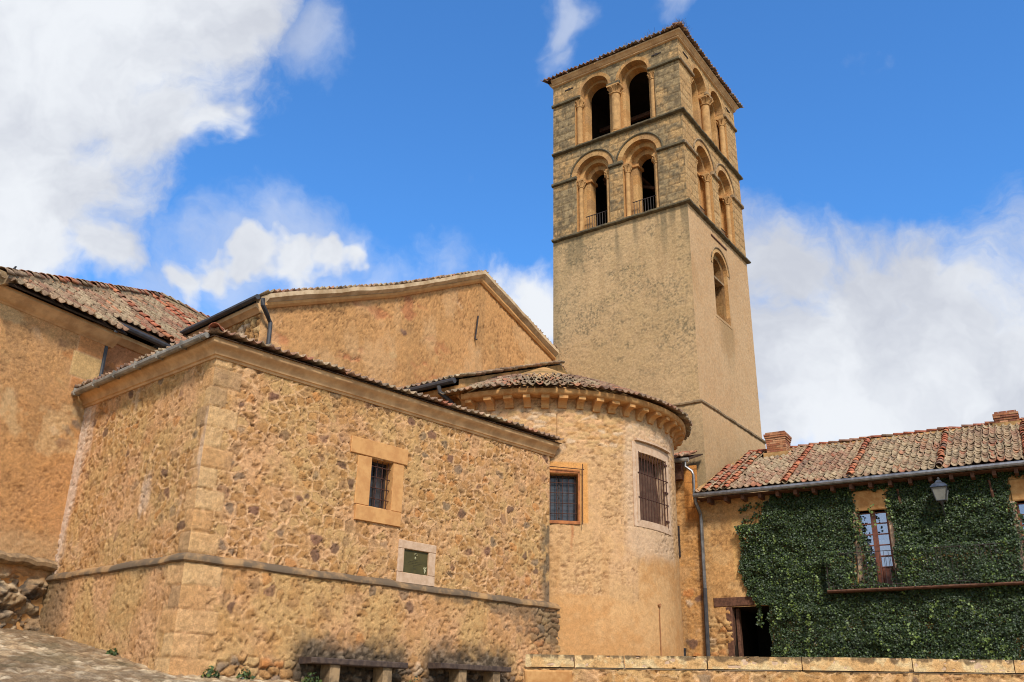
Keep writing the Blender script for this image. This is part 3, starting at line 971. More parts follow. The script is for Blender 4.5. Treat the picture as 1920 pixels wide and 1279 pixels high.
mb.add([SR.p(5.465, -.012, 4.80), SR.p(5.505, -.012, 4.80), SR.p(5.51, -.012, 4.835), SR.p(5.485, -.012, 4.865), SR.p(5.462, -.012, 4.835), SR.p(5.485, -.002, 4.83)], [(0, 1, 5), (1, 2, 5), (2, 3, 5), (3, 4, 5), (4, 0, 5)])
for k, (a, b) in enumerate(((5.745, 4.63), (5.775, 4.615), (5.805, 4.635), (5.76, 4.58), (5.79, 4.57), (5.775, 4.54))):
    mb.tube([SR.pos(a, -.012, b - .02), SR.pos(a + .012, -.012, b + .03)], .009, 5)
mb.build('emblem', M['bronze_mark'], pp)
mb = MB()      # raised lines of lettering, too small to read
for k in range(5):
    z = 4.775 - k * .036; hw = (.07, .17, .20, .16, .05)[k]; u = 5.49 - hw
    while u < 5.49 + hw:
        l_ = random.uniform(.012, .05); mb.box(SR, u, min(u + l_, 5.49 + hw), -.021, -.016, z, z + .011); u += l_ + .012
mb.box(SR, 5.44, 5.52, -.021, -.015, 4.585, 4.605)
mb.build('lettering', plain_mat('dull_bronze_letters', (.075, .062, .024), (.05, .042, .018), 9, .5, .05, .002, .4, Metallic=.3), pp)

# benches
for (u0, u1, legs, lab, zt) in ((2.60, 5.02, ((3.1, 3.34), (4.42, 4.66)), 'long dark-stained concrete bench against the rubble wall, nearer the ashlar corner', 2.55), (5.95, 8.15, ((6.55, 6.78), (7.62, 7.85)), 'shorter dark-stained concrete bench against the rubble wall, nearer the low coping wall', 2.60)):
    bt = thing('stone_bench', SR.p((u0 + u1) / 2, .3, 2.05), lab, 'bench', 'concrete benches along the church wall')
    mb = MB(); mb.rbox(SR, u0, u1, .06, .50, zt - .115, zt, .012, jit=.006); mb.build('seat', M['concrete'], bt)
    for a, b in legs:
        mb = MB(); mb.rbox(SR, a, b, .10, .44, 1.7, zt - .117, .012, jit=.004); mb.build('leg', M['grey_stone'], bt)

# ================================================================== APSE
aps = thing('apse', (*AC, 3.0), 'rounded ochre apse with carved corbels under a dark tile eave and two barred windows', 'church apse')
CY = CylF(AC, 4.2)
AU = lambda deg: R(deg) * 4.2
a0, a1 = -132.0, 45.0
WA = Rect(AU(-51.6), AU(-30.6), 6.65, 8.58)
WB = Rect(AU(-91.5), AU(-78.2), 6.40, 7.68)
base_ap = s_plaster(20, alb(214, 166, 114), alb(206, 160, 106), .008, .95)
smooth_ap = s_plaster(21, alb(214, 164, 106), alb(200, 146, 88), .004, .0)


def apse_style(u, z):
    c1, d1 = base_ap(u, z); c2, d2 = smooth_ap(u, z)
    n = fbm(u * 1.2, z * 1.2, 5, 101)
    deg = np.degrees(u / 4.2)
    low = sst(.42, .58, sst(4.9, 4.0, z) + .8 * (n - .5))
    low = np.maximum(low, sst(.45, .6, sst(6.4, 5.2, z) * sst(-62, -45, deg) + .5 * (n - .5)))
    col = mixc(c1, c2, low); d = d1 * (1 - low) + d2 * low
    # exposed coursed rubble at the top of the wall
    top = sst(8.0, 8.8, z + .5 * (n - .5)) * sst(9.6, 9.45, z)
    F1, F2, I, J = worley((u + .1 * n) / .30, (z + .1 * n) / .13, 102)
    st_ = sst(.06, .25, F2 - F1)
    sc2 = pick(I, [C_SAND, C_OCH, C_PALE * .9, C_MORT], [.35, .6, .8, 1.01]) * (.78 + .44 * fbm(u * 12, z * 12, 3, 104))[..., None]
    col = mixc(col, sc2, top * st_ * .7); d = d + top * (.016 * st_ - .008)
    # pale lime halo round the big window
    hu = (deg + 41) / 15.5; hz = (z - 7.55) / 1.75
    halo = sst(1.22, .95, np.maximum(abs(hu), abs(hz)) + .28 * (fbm(u * 2, z * 2, 4, 105) - .5))
    col = mixc(col, alb(214, 180, 142) * (.9 + .2 * fbm(u * 15, z * 15, 3, 107))[..., None], halo * .5)
    # ochre dressed stone round the small window
    fr = sst(.03, -.02, np.maximum(np.maximum(AU(-92) - u, u - AU(-74.2 + 0)) / 1, np.maximum(6.36 - z, z - 8.02)) + .06 * (n - .5))
    col = mixc(col, alb(216, 150, 78) * (.85 + .3 * n)[..., None], fr * .85); d = d * (1 - fr)
    # rust run, crack and a damp band
    rust = sst(.05, .01, abs(u - AU(-80.6) + .02 * np.sin(z * 9))) * sst(5.3, 6.3, z) * (z < 6.4)
    col = mixc(col, alb(176, 92, 44), rust * .6)
    crack = sst(.02, .006, abs(u - AU(-86.1) + .02 * (fbm(z * 3, z * 0, 3, 109) - .5))) * (z > 8.35) * (z < 9.4)
    d = d - .035 * crack; col = mixc(col, alb(120, 84, 50), crack * .6)
    damp = sst(-88, -84.5, deg) * 0 + sst(-83.5, -86, deg + 3 * (n - .5)) * sst(6.2, 5.4, z)
    col = mixc(col, s_dry(30, .22)(u, z)[0] if damp.max() > 2 else C_OCH * .95, damp * .5)
    runs = sst(.56, .7, fbm(u * 2.2, z * .25, 3, 111)) * sst(6.6, 5.2, z) * .25
    col = mixc(col, alb(190, 132, 74), runs)
    return col, d


wall('apse_wall', M['plaster'], aps, CY, AU(a0), AU(a1), 2.2, 9.86, .034, apse_style, [WA, WB])
dirp = lambda deg: np.array([math.cos(R(deg)), math.sin(R(deg))])
ring = [AC + dirp(a) * 4.2 for a in np.arange(a0 + 10, a1 + .1, 3)]
far = AC + dirp(-60) * 50
mb = MB(); mb.sweep(ring, [(-.15, 9.84), (.34, 9.84), (.39, 9.87), (.41, 9.92), (.41, 10.0), (-.15, 10.0)], far)
mb.build('cornice_slab', M['stone'], aps, True)

def corbel(parent, F, mat, zt, w=.11, dep=.33, h=.30):
    prof = [(-.08, zt), (dep, zt), (dep, zt - .09), (dep - .03, zt - .10)] + [(dep - .03 - (dep - .10) * math.sin(t), zt - .10 - (h - .13) * (1 - math.cos(t))) for t in np.linspace(.35, R(90), 5)] + [(.06, zt - h), (-.08, zt - h)]
    n = len(prof); vs = [F.p(-w, o, z) for o, z in prof] + [F.p(w, o, z) for o, z in prof]
    fs = [tuple(range(n)), tuple(range(2 * n - 1, n - 1, -1))] + [(i, n + i, n + (i + 1) % n, (i + 1) % n) for i in range(n)]
    mb = MB(); mb.add(vs, fs); return mb.build('corbel', mat, parent)


for i, a in enumerate((-119.6, -111.7, -104.2, -97.3, -90.6, -84.1, -77.3, -70.6, -64.1, -57.0, -50.0, -42.8, -35.6, -28.4, -21.2, -14.0, -6.8, .4, 7.6)):
    F_ = Frame(AC + dirp(a) * 4.2, (-dirp(a)[1], dirp(a)[0]), AC + dirp(a) * 50)
    corbel(aps, F_, M['orange_stone'] if i % 4 in (1, 3) else M['stone'], 9.84, .10 + .012 * (i % 3), .32 + .02 * (i % 2), .29 + .03 * (i % 3 == 1))
# cone of tiles
cone_s = .50
ev = []; n = 48
vs = [(*AC, 10.02 + 4.72 * cone_s)]; fs = []
for k, a in enumerate(np.linspace(a0, a1 + 10, n)): vs.append((*(AC + dirp(a) * 4.62), 10.004))
for k in range(n - 1): fs.append((0, k + 1, k + 2))
mb = MB(); mb.add(vs, fs); mb.build('roof', M['moss'], aps)
P = []; E_ = []; S_ = []
r_ = 4.76; row = 0
cc = 1 / math.hypot(1, cone_s)
while r_ > 2.9:
    na = int(R(a1 - a0) * r_ / .21)
    for k in range(na):
        a = R(a0 + 4) + (k + .5 * (row % 2)) / na * R(a1 - a0)
        d = np.array([math.cos(a), math.sin(a)])
        P.append((*(AC + d * r_), 9.99 + (4.76 - r_) * cone_s)); E_.append((-d[1], d[0], 0)); S_.append((-d[0] * cc, -d[1] * cc, cone_s * cc))
    r_ -= .30; row += 1
tiles('roof_tiles', aps, P, np.array(E_), np.array(S_), tile_cols(len(P), (2.4, 4, 3, .6, .3, 3.5, 1)), jit=.018)


# window grilles: the big one on the curve, chords through its jambs
def chord(a_l, a_r, r=4.2):
    p0, p1 = AC + dirp(a_l) * r, AC + dirp(a_r) * r
    return Frame(p0, p1 - p0, AC + dirp((a_l + a_r) / 2) * 60), np.linalg.norm(p1 - p0)


FW, wl = chord(-51.6, -30.6)
for nm, mat, dep, fr in (('window_reveal', M['pale'], .42, (0, wl, 6.65, 8.58)),):
    mb = MB()
    for (a, b, c, d) in ((-.08, 0, 6.57, 8.66), (wl, wl + .08, 6.57, 8.66), (0, wl, 6.57, 6.65), (0, wl, 8.58, 8.66)):
        mb.box(FW, a, b, -dep, .02, c, d)
    mb.build(nm, mat, aps)
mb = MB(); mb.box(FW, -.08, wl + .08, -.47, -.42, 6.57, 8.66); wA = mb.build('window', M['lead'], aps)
mb = MB(); mb.box(FW, .0, wl, -.40, -.385, 6.65, 8.58)
# brown blind hanging slack behind the bars
g = 14; vs = []; fs = []
for i in range(g + 1):
    for j in range(g + 1):
        u = wl * i / g; z = 6.67 + 1.9 * j / g
        vs.append(FW.p(u, -.30 + .06 * math.sin(3 * u + 2.2 * z) + .03 * math.sin(7 * u), z))
for i in range(g):
    for j in range(g): fs.append((i * (g + 1) + j, (i + 1) * (g + 1) + j, (i + 1) * (g + 1) + j + 1, i * (g + 1) + j + 1))
mb = MB(); mb.add(vs, fs); mb.build('blind', M['blind'], wA, True)
mb = MB()
for k in range(11):
    u = .05 + (wl - .10) * k / 10; mb.tube([FW.pos(u, .03, 6.62), FW.pos(u, .03, 8.60)], .013, 6)
for z in (7.28, 7.98): mb.tube([FW.pos(-.02, .035, z), FW.pos(wl + .02, .035, z)], .014, 6)
for z in (6.78, 7.62, 8.45): mb.box(FW, wl - .13, wl + .02, .0, .04, z, z + .05)
mb.build('grille', M['rust'], wA)
FL_, ll_ = chord(-53, -27)
mb = MB()
na = 12
for k in range(na):
    aa, ab = -52.6 + 25 * k / na, -52.6 + 25 * (k + 1) / na
    F_, l2 = chord(aa, ab); mb.box(F_, -.004, l2 + .004, -.05, .10, 8.90, 8.955)
mb.build('drip_ledge', M['pale'], aps)
mb = MB()      # pale flat frame following the curve
for k in range(16):
    aa, ab = -54.2 + 26.2 * k / 16, -54.2 + 26.2 * (k + 1) / 16
    F_, l2 = chord(aa, ab)
    if aa < -51.7 or ab > -30.4: mb.box(F_, -.002, l2 + .002, -.06, .018, 6.45, 8.86)
    else:
        mb.box(F_, -.002, l2 + .002, -.06, .018, 8.585, 8.86); mb.box(F_, -.002, l2 + .002, -.06, .018, 6.45, 6.645)
mb.build('window_surround', M['pale'], aps)
FB, wl2 = chord(-91.5, -78.2)
mb = MB()
for (a, b, c, d) in ((-.08, 0, 6.32, 7.76), (wl2, wl2 + .08, 6.32, 7.76), (0, wl2, 6.32, 6.40), (0, wl2, 7.68, 7.76)):
    mb.box(FB, a, b, -.35, .0, c, d)
mb.build('window_reveal', M['orange_stone'], aps)
wB = barred_window(aps, FB, (0, wl2, 6.40, 7.68), .28, M['lead'], M['iron'], np.linspace(.06, wl2 - .06, 6), np.linspace(6.62, 7.46, 4), bar_off=-.12)
mb = MB()
mb.box(FB, -.05, wl2 + .05, -.06, .05, 6.32, 6.40); mb.box(FB, wl2, wl2 + .05, -.06, .045, 6.40, 7.70); mb.box(FB, -.05, wl2 + .05, -.06, .05, 7.70, 7.80)
mb.build('window_frame', plain_mat('rusty_frame_wood', alb(196, 122, 66), alb(150, 88, 48), 6, .8, .3, .005), aps)
mb = MB()
mb.tube([FB.pos(wl2 + .10, .12, 6.30), FB.pos(wl2 + .12, .12, 7.95)], .014, 6); mb.tube([FB.pos(0, .12, 7.86), FB.pos(wl2 + .16, .12, 7.80)], .012, 6)
mb.build('iron_frame', M['rust'], aps)
mb = MB()
F_ = Frame(AC + dirp(-41.7) * 4.2, (-dirp(-41.7)[1], dirp(-41.7)[0]), AC + dirp(-41.7) * 60)
mb.tube([F_.pos(0, .02, 3.0), F_.pos(0, .02, 4.30)], .016, 6); mb.tube([F_.pos(-.05, .03, 4.42), F_.pos(.02, .03, 4.36)], .03, 6); mb.tube([F_.pos(.06, .03, 4.44), F_.pos(.01, .03, 4.36)], .025, 6)
mb.build('pipe', plain_mat('painted_pipe', alb(176, 124, 76), alb(150, 100, 60), 6), aps)

# ================================================================== NAVE with gable and straight bay before the apse
nav = thing('nave', (*GA.xy(-7), 3.0), 'tall plastered church nave with a pale coped gable, iron tie bar and black downpipe', 'church nave')
gt_x = [-14.75, -9.6, -5.1, -2.98, .03, 2.5]; gt_z = [11.66, 14.0, 16.35, 15.75, 14.9, 14.2]
ztop = lambda u: np.interp(u, gt_x, gt_z)
gb = s_plaster(40, alb(212, 154, 94), alb(200, 146, 88), .012, .95, .04)


def gable_style(u, z):
    col, d = gb(u, z)
    red = sst(.60, .70, fbm(u * 1.0, z * 2.2, 5, 121)) * sst(-5.5, -8, u)
    col = mixc(col, alb(190, 108, 70), red * .5); d = d - .02 * red
    pale = sst(.5, .66, fbm(u * .9, z * .6, 5, 122))
    col = mixc(col, alb(222, 176, 122), pale * .4)
    return col, d


wall('gable_wall', M['plaster'], nav, GA, -14.75, 2.4, 4.0, 12.0, .045, gable_style, ztop=ztop)
# rake coping: flat band, then the pale mortar verge
def rake_band(dz0, dz1, o0, o1, mat, nm, jit=.0):
    vs = []; fs = []
    us = np.concatenate([np.linspace(gt_x[i], gt_x[i + 1], 9)[:-1] for i in range(4)] + [[.03, .5]])
    for u in us:
        z = float(np.interp(u, gt_x, gt_z)); j = random.uniform(-jit, jit)
        for o, dz in ((-.3, dz0), (o0, dz0), (o1, (dz0 + dz1) / 2), (o1, dz1), (-.3, dz1)): vs.append(GA.p(u, o, z + dz + (j if dz > dz0 else 0)))
    m = 5
    for i in range(len(us) - 1):
        for k in range(m): fs.append((i * m + k, (i + 1) * m + k, (i + 1) * m + (k + 1) % m, i * m + (k + 1) % m))
    fs.append(tuple(range(m))); fs.append(tuple((len(us) - 1) * m + k for k in range(m)))
    mb = MB(); mb.add(vs, fs); return mb.build(nm, mat, nav)


rake_band(-.06, .10, .06, .12, M['orange_stone'], 'rake_cornice', .01)
rake_band(.10, .36, .10, .26, plain_mat('pale_verge_mortar', alb(226, 194, 148), alb(184, 150, 106), 1.8, .92, .6, .03), 'verge', .03)
us = np.arange(-14.7, .2, .22)
zz = np.interp(us, gt_x, gt_z) + .31
dz = np.gradient(zz, us); S_ = np.stack([-GA.n[0] + 0 * us, -GA.n[1] + 0 * us, 0 * us], -1)
E_ = np.stack([GA.d[0] + 0 * us, GA.d[1] + 0 * us, dz], -1); E_ /= np.linalg.norm(E_, axis=1)[:, None]
tiles('verge_tiles', nav, GA.pos(us, .22, zz), E_, S_, tile_cols(len(us), (4, 3, 2, 1, .4, 2, 1)), jit=.02)
# main roof behind the gable
NS = Frame(GA.xy(-14.75), (-math.cos(R(42.6)), math.sin(R(42.6))))
bk = Z3(-AXD, 0) * 22
A_, B_, C_, D_ = (GA.pos(u, -.1, z + .30) for u, z in ((-15.0, 11.58), (-9.6, 14.0), (-5.1, 16.35), (.4, 14.8)))
quad('roof', M['roofbed'], nav, [A_, B_, B_ + bk, NS.pos(22, .25, 11.86)], .03)
quad('roof', M['roofbed'], nav, [B_, C_, C_ + bk, B_ + bk], .06)
quad('roof', M['roofbed'], nav, [C_, D_, D_ + bk, C_ + bk], .06)
nsd = s_dry(45, .30)
nss = lambda u, z: (lambda a, b, t: (mixc(a[0], b[0], t), a[1] * (1 - t) + b[1] * t))(s_plaster(46, alb(206, 150, 88), alb(196, 142, 84))(u, z), nsd(u, z), sst(2.0, .9, u + .3 * (fbm(u * 3, z * 3, 3, 47) - .5)))
wall('side_wall', M['masonry'], nav, NS, 0, 8.0, 4.0, 11.7, .05, nss)
mb = MB(); mb.sweep([NS.xy(0, 0), NS.xy(8)], [(-.1, 11.48), (.05, 11.48), (.12, 11.56), (.2, 11.60), (.2, 11.72), (-.1, 11.72)], NS.xy(2, 10)); mb.build('side_cornice', M['cornice'], nav, True)
mb = MB()
mb.tube([NS.pos(-.2, .30, 11.80), NS.pos(3, .30, 11.79), NS.pos(7, .30, 11.78)], .075, 9)
mb.build('gutter', M['gutter_dark'], nav, True)
mb = MB()
mb.tube([GA.pos(-14.95, .22, 11.78), GA.pos(-14.93, .22, 11.60), GA.pos(-14.68, .16, 11.40), GA.pos(-14.50, .10, 11.26), GA.pos(-14.46, .10, 9.0)], .06, 8)
mb.build('downpipe', M['gutter_dark'], nav, True)
mb = MB(); mb.tube([GA.pos(-5.32, .05, 14.0), GA.pos(-5.22, .07, 14.9)], .035, 6); mb.tube([GA.pos(-5.33, .04, 14.0), GA.pos(-5.30, .12, 13.93)], .03, 6); mb.build('tie_bar', M['iron'], nav)
# straight bay
PL = Frame(AC + 4.2 * np.array([-math.sin(yt), -math.cos(yt)]), (-math.cos(yt), math.sin(yt)))
wall('bay_wall', M['plaster'], nav, PL, -.55, 2.9, 5.0, 10.2, .05, s_plaster(50, alb(210, 156, 94), alb(196, 140, 80)))
mb = MB(); mb.sweep([PL.xy(-.25), PL.xy(2.9)], [(-.1, 10.08), (.32, 10.08), (.40, 10.16), (.41, 10.30), (-.1, 10.30)], PL.xy(1, 10)); mb.build('bay_cornice', M['stone'], nav, True)
for k in range(4):
    u = -.12 + .55 * k
    corbel(nav, Frame(PL.xy(u), PL.d, PL.xy(u, 10)), M['orange_stone'] if k % 2 == 0 else M['stone'], 10.08, .10, .32, .30)
VG = Frame(AC, (math.sin(yt), math.cos(yt)))       # plane of the bay's end verge
vl, vr_, rdg = (-4.75, 10.42), (1.0, 12.72), 0
sl_b = (vr_[1] - vl[1]) / (vr_[0] - vl[0])
oA = AXD * .08
bayf = Frame(AC + oA, VG.d)
pA, pB, pC = bayf.pos(vl[0], 0, vl[1]), bayf.pos(vr_[0], 0, vr_[1]), bayf.pos(5.4, 0, 10.9)
bb = Z3(-AXD) * 3.2
quad('roof', M['roofbed'], nav, [pA, pB, pB + bb, pA + bb], .04)
quad('roof', M['roofbed'], nav, [pB, pC, pC + bb, pB + bb], .04)
mb = MB()
vs = [VG.p(-4.6, .12, 9.9), VG.p(5.0, .12, 10.9), VG.p(1.0, .12, 12.70), VG.p(-4.6, .12, 10.47)] ; mb.add([np.array(q_) + np.array([*(AXD * .03), 0]) for q_ in vs], [(0, 1, 2, 3)])
o_ = mb.build('bay_end_wall', M['moss'], nav)
E_b = np.array([*(VG.d), sl_b]); E_b /= np.linalg.norm(E_b)
Pv = [bayf.pos(vl[0] + t, 0, vl[1] + t * sl_b + .02) for t in np.arange(.1, 5.8, .21)]
tiles('verge_tiles', nav, np.array(Pv) + np.array([*(AXD * .0), 0]), E_b, Z3(-AXD), tile_cols(len(Pv), (2, 4, 3, .8, .3, 3, 1)), jit=.02)
Eb2 = np.array([*(VG.d), -.42]); Eb2 /= np.linalg.norm(Eb2)
Pv = [bayf.pos(vr_[0] + t, 0, vr_[1] - t * .42 + .02) for t in np.arange(.1, 3.4, .21)]
tiles('verge_tiles', nav, np.array(Pv) + np.array([*(AXD * .0), 0]), Eb2, Z3(-AXD), tile_cols(len(Pv), (2, 4, 3, .8, .3, 3, 1)), jit=.02)
Sb = np.array([*(-PL.n), sl_b]); Sb /= np.linalg.norm(Sb)
plane_tiles('roof_tiles', nav, Z3(PL.xy(-.35, .56), 10.42), Z3(PL.d), Sb, 16, 20, mix=(2, 4, 3, .8, .3, 3, 1))
mb = MB(); mb.tube([PL.pos(-.15, .60, 10.38), PL.pos(1.5, .60, 10.37), PL.pos(3.0, .60, 10.36)], .085, 9); mb.build('gutter', M['gutter_dark'], nav, True)
mb = MB(); mb.tube([PL.pos(.40, .62, 10.30), PL.pos(.38, .60, 10.12), PL.pos(.22, .30, 9.9), PL.pos(.12, .14, 9.75), PL.pos(.12, .12, 8.6)], .07, 8); mb.build('downpipe', M['gutter_dark'], nav, True)

# ================================================================== TRANSEPT (left building)
tra = thing('transept', (*LB.xy(-1.5), 3.0), 'ochre plastered church arm with sandstone corner blocks, weathered rocky base and hipped lichen-spotted tile roof', 'church transept')
lbp = s_plaster(55, alb(208, 154, 98), alb(202, 148, 90), .010, .8, .42, .9)


def lb_style(u, z):
    col, d = lbp(u, z)
    n = fbm(u * 1.4, z * 1.4, 5, 131)
    c2, d2 = s_dry(56, .55, gap=.09)(u, z)
    rock = mixc(mixc(c2 * .8, alb(146, 122, 92), .65), alb(84, 72, 58), sst(.50, .66, fbm(u * 4, z * 4, 5, 133)))
    rock = mixc(rock, alb(206, 178, 136), sst(.56, .68, fbm(u * 2.6, z * 3.4, 5, 136)) * .7)
    t = sst(4.45, 4.05, z + .5 * (n - .5))
    col = mixc(col, rock, t); d = d * .55 * (1 - t) + t * (d2 * .6 + .60 * (fbm(u * 2.4, z * 3.0, 5, 134) - .45) + .12 * (fbm(u * 9, z * 11, 3, 138) - .5))
    lim = sst(.5, .2, abs(z - 4.7) + .5 * (n - .5)) * .5
    col = mixc(col, alb(206, 170, 122), lim)
    up = sst(5.6, 4.6, z + 1.2 * (n - .5)) * (1 - t) * .5
    col = mixc(col, alb(186, 146, 98), up)
    k = sst(-.72, -.68, u + .02 * np.sin(z * 5)) * sst(5.9, 6.1, z)
    m, I, e = quoin_mask(.2 - u, z, 66, h=.62, l0=.72, l1=.80, z0=.1)
    qc = pick(I, [alb(216, 152, 92), alb(208, 142, 84), alb(212, 168, 106)], [.4, .7, 1.01]) * (.85 + .3 * n)[..., None]
    j = 1 - sst(.004, .026, e)
    qc = mixc(qc, alb(216, 170, 120), j * .6)
    t2 = m * sst(8.35, 8.6, z)
    col = mixc(col, qc, t2); d = d * (1 - t2) + t2 * (.01 - .012 * j)
    return col, d


wall('wall', M['masonry'], tra, LB, -2.75, .2, 2.2, 9.95, .03, lb_style, off=0.0)
mb = MB(); mb.box(LB, -2.70, .19, -5.0, -.05, 2.2, 9.95); mb.build('wall_core', M['stone'], tra)
LS_ = Frame(LB.xy(-2.75), -LB.n, LB.xy(-12))
wall('side_wall', M['masonry'], tra, LS_, 0, 5.0, 2.2, 9.95, .05, lambda u, z: lb_style(-2.75 - u, z))
mb = MB(); mb.sweep([LS_.xy(0), LS_.xy(5)], [(-.1, 4.36), (.10, 4.34), (.20, 4.40), (.22, 4.48), (.14, 4.56), (-.1, 4.60)], LS_.xy(1, 10), seg=.3, jit=.02); mb.build('base_moulding', M['grey_stone'], tra, True)
cp_prof = [(-.2, 9.80), (.02, 9.80), (.05, 9.84), (.11, 9.86), (.16, 9.93), (.25, 10.0), (.28, 10.03), (.28, 10.10), (-.2, 10.10)]
mb = MB(); mb.sweep([LB.xy(-2.77, -2.5), LB.xy(-2.77), LB.xy(.42)], cp_prof, LB.xy(-8, -1), seg=.7, jit=.004); mb.build('cornice', M['cornice'], tra, True)
mb = MB(); mb.sweep([LB.xy(-2.75), LB.xy(.12)], [(-.1, 4.36), (.10, 4.34), (.20, 4.40), (.22, 4.48), (.14, 4.56), (-.1, 4.60)], seg=.16, jit=.03); mb.build('base_moulding', M['grey_stone'], tra, True)
RW = Frame(LB.xy(0, -.75), LB.d)
wall('recessed_wall', M['plaster'], tra, RW, .1, 3.6, 7.0, 10.45, .035, s_plaster(57, alb(206, 140, 90), alb(190, 128, 82), .012, .8, .1))
mb = MB(); mb.sweep([RW.xy(.15), RW.xy(3.7)], [(-.1, 10.28), (.04, 10.28), (.14, 10.36), (.22, 10.40), (.22, 10.50), (-.1, 10.50)]); mb.build('recess_cornice', M['cornice'], tra, True)
ls = .74
RDG = 5.65
lcs = 1 / math.hypot(1, ls)
lz = lambda d: 10.12 + ls * (d + .42)       # roof height at depth d behind the wall face
LBi = -LB.n
hipline = lambda u: -.42 + (u + 3.0) * .66
def lroof(u, d, dz=0.0): return Z3(LB.xy(u, -d), lz(d) + dz)
u_ap = -3.0 + (RDG + .42) / .66
quad('roof', M['roofbed'], tra, [lroof(-3.0, -.42), lroof(.45, -.42), lroof(.45, .36), lroof(11, .36), lroof(11, RDG), lroof(u_ap, RDG)], .04)
quad('roof', M['roofbed'], tra, [lroof(-3.0, -.42, -.01), lroof(u_ap, RDG, -.01), Z3(LB.xy(u_ap, -11), 10.2), Z3(LB.xy(-3.0, -11), 10.2)], .04)
quad('roof', M['roofbed'], tra, [lroof(u_ap, RDG, -.01), lroof(11, RDG, -.01), Z3(LB.xy(11, -11), 10.2), Z3(LB.xy(u_ap, -11), 10.2)], .04)


def kp(u, v):
    uu = u - 3.7; d = v * lcs - .47
    return (d < hipline(uu) - .05) & (d < RDG) & ((uu < .5) | (d > .28)) & (uu < 10.8)


Sl = np.array([*LBi, ls]) * lcs
plane_tiles('roof_tiles', tra, lroof(-3.7, -.47, .01), Z3(LB.d), Sl, 76, 31, keep=kp, mix=(6, 3, 2.4, .9, .7, .4, 1.6))
cover_cols('cover_tile_row', tra, lroof(-3.7, -.47, .03), Z3(LB.d), Sl, [6.05, 9.0, 9.65], 26, keep=lambda u, v: kp(np.array(u), np.array(v)))
# hip and ridge rolls bedded in grey mortar
h0, h1, h2 = lroof(-3.0, -.42, .05), lroof(u_ap, RDG, .05), lroof(10.6, RDG, .05)
for nm, a, b in (('hip_tile_row', h0, h1), ('ridge_tile_row', h1, h2)):
    L_ = np.linalg.norm(b - a); dd = (b - a) / L_; ac = np.cross(dd, (0, 0, 1.0)); ac /= np.linalg.norm(ac)
    n = int(L_ / .36)
    P = np.array([a + dd * k * .36 for k in range(n)])
    tiles(nm, tra, P, ac, dd, tile_cols(n, (2, 2, 3, 2, 1.6, .5, 2.4)), cover=True, R0=.16, L=.46, lift=.03)
    mb = MB(); mb.tube([a + np.array([0, 0, -.02]), b + np.array([0, 0, -.02])], .17, 8); mb.build('ridge_mortar', M['grey_stone'], tra)
mb = MB(); mb.tube([RW.pos(.45, .44, 10.60), RW.pos(3.5, .44, 10.57)], .08, 9); mb.build('gutter', M['gutter_dark'], tra, True)
mb = MB(); mb.tube([RW.pos(.66, .46, 10.54), RW.pos(.64, .46, 10.30), RW.pos(.46, .60, 10.16), RW.pos(.31, .70, 10.06), RW.pos(.27, .70, 9.85), RW.pos(.27, .70, 8.3)], .06, 8); mb.build('downpipe', M['gutter_dark'], tra, True)

bird = MB()
BS = .45
bp = lroof(-3.0 + .42, -.42 + .42 * .66, .22)
bird.tube([bp + BS * np.array([-.10, 0, -.03]), bp + BS * np.array([-.05, 0, 0]), bp + BS * np.array([.0, 0, .06]), bp + BS * np.array([.05, 0, .14]), bp + BS * np.array([.07, 0, .20]), bp + BS * np.array([.09, 0, .245]), bp + BS * np.array([.12, 0, .25]), bp + BS * np.array([.17, 0, .235])], [BS * q for q in (.018, .05, .075, .065, .045, .05, .035, .006)], 8)
bird.tube([bp + BS * np.array([-.06, 0, .02]), bp + BS * np.array([-.16, 0, -.07])], [BS * q for q in (.04, .015)], 6)
for s_ in (-.025, .025): bird.tube([bp + BS * np.array([.0, s_, .02]), bp + BS * np.array([.01, s_, -.10])], .005, 5)
tag(bird.build('bird', M['feather'], None, True, origin=bp), 'small black bird perched on the tile hip of the roof', 'bird')

# ================================================================== BELL TOWER
tow = thing('bell_tower', (*TC, 3.0), 'tall square bell tower with two storeys of round arches over plain ochre shaft', 'tower')


def shaft_left(u, z):
    col, d = s_plaster(70, alb(204, 166, 116), alb(194, 158, 108), .008, .0)(u, z)
    n = fbm(u * .9 + z * .55, z * 1.5 - u * .3, 5, 141); c = vnoise(u * 15, z * 15, 142) * .6 + .4 * hsh(np.round(u * 33), np.round(z * 33), 145); b = fbm(u * 4 + z * 2, z * 6, 4, 143)
    sp = sst(.40, .66, .6 * n + .4 * b) * sst(.40, .75, c)
    sp = sp * (.55 + .45 * sst(12.5, 14.5, z))
    col = mixc(col, alb(112, 100, 72), sp * .75)
    # damp streaks below the string course, grey left edge
    st_ = sst(.52, .66, fbm(u * 2.3, z * .18, 3, 144)) * sst(17.5, 20, z)
    col = mixc(col, alb(128, 110, 78), st_ * .7)
    ed = sst(5.7, 6.2, u + .3 * (n - .5)) * .55 + .5 * sst(12.1, 10.5, z + 1.2 * (n - .5))
    col = mixc(col, alb(132, 116, 84), np.clip(ed, 0, 1) * .7)
    return col, d + .010 * (c - .5) - .008 * sp


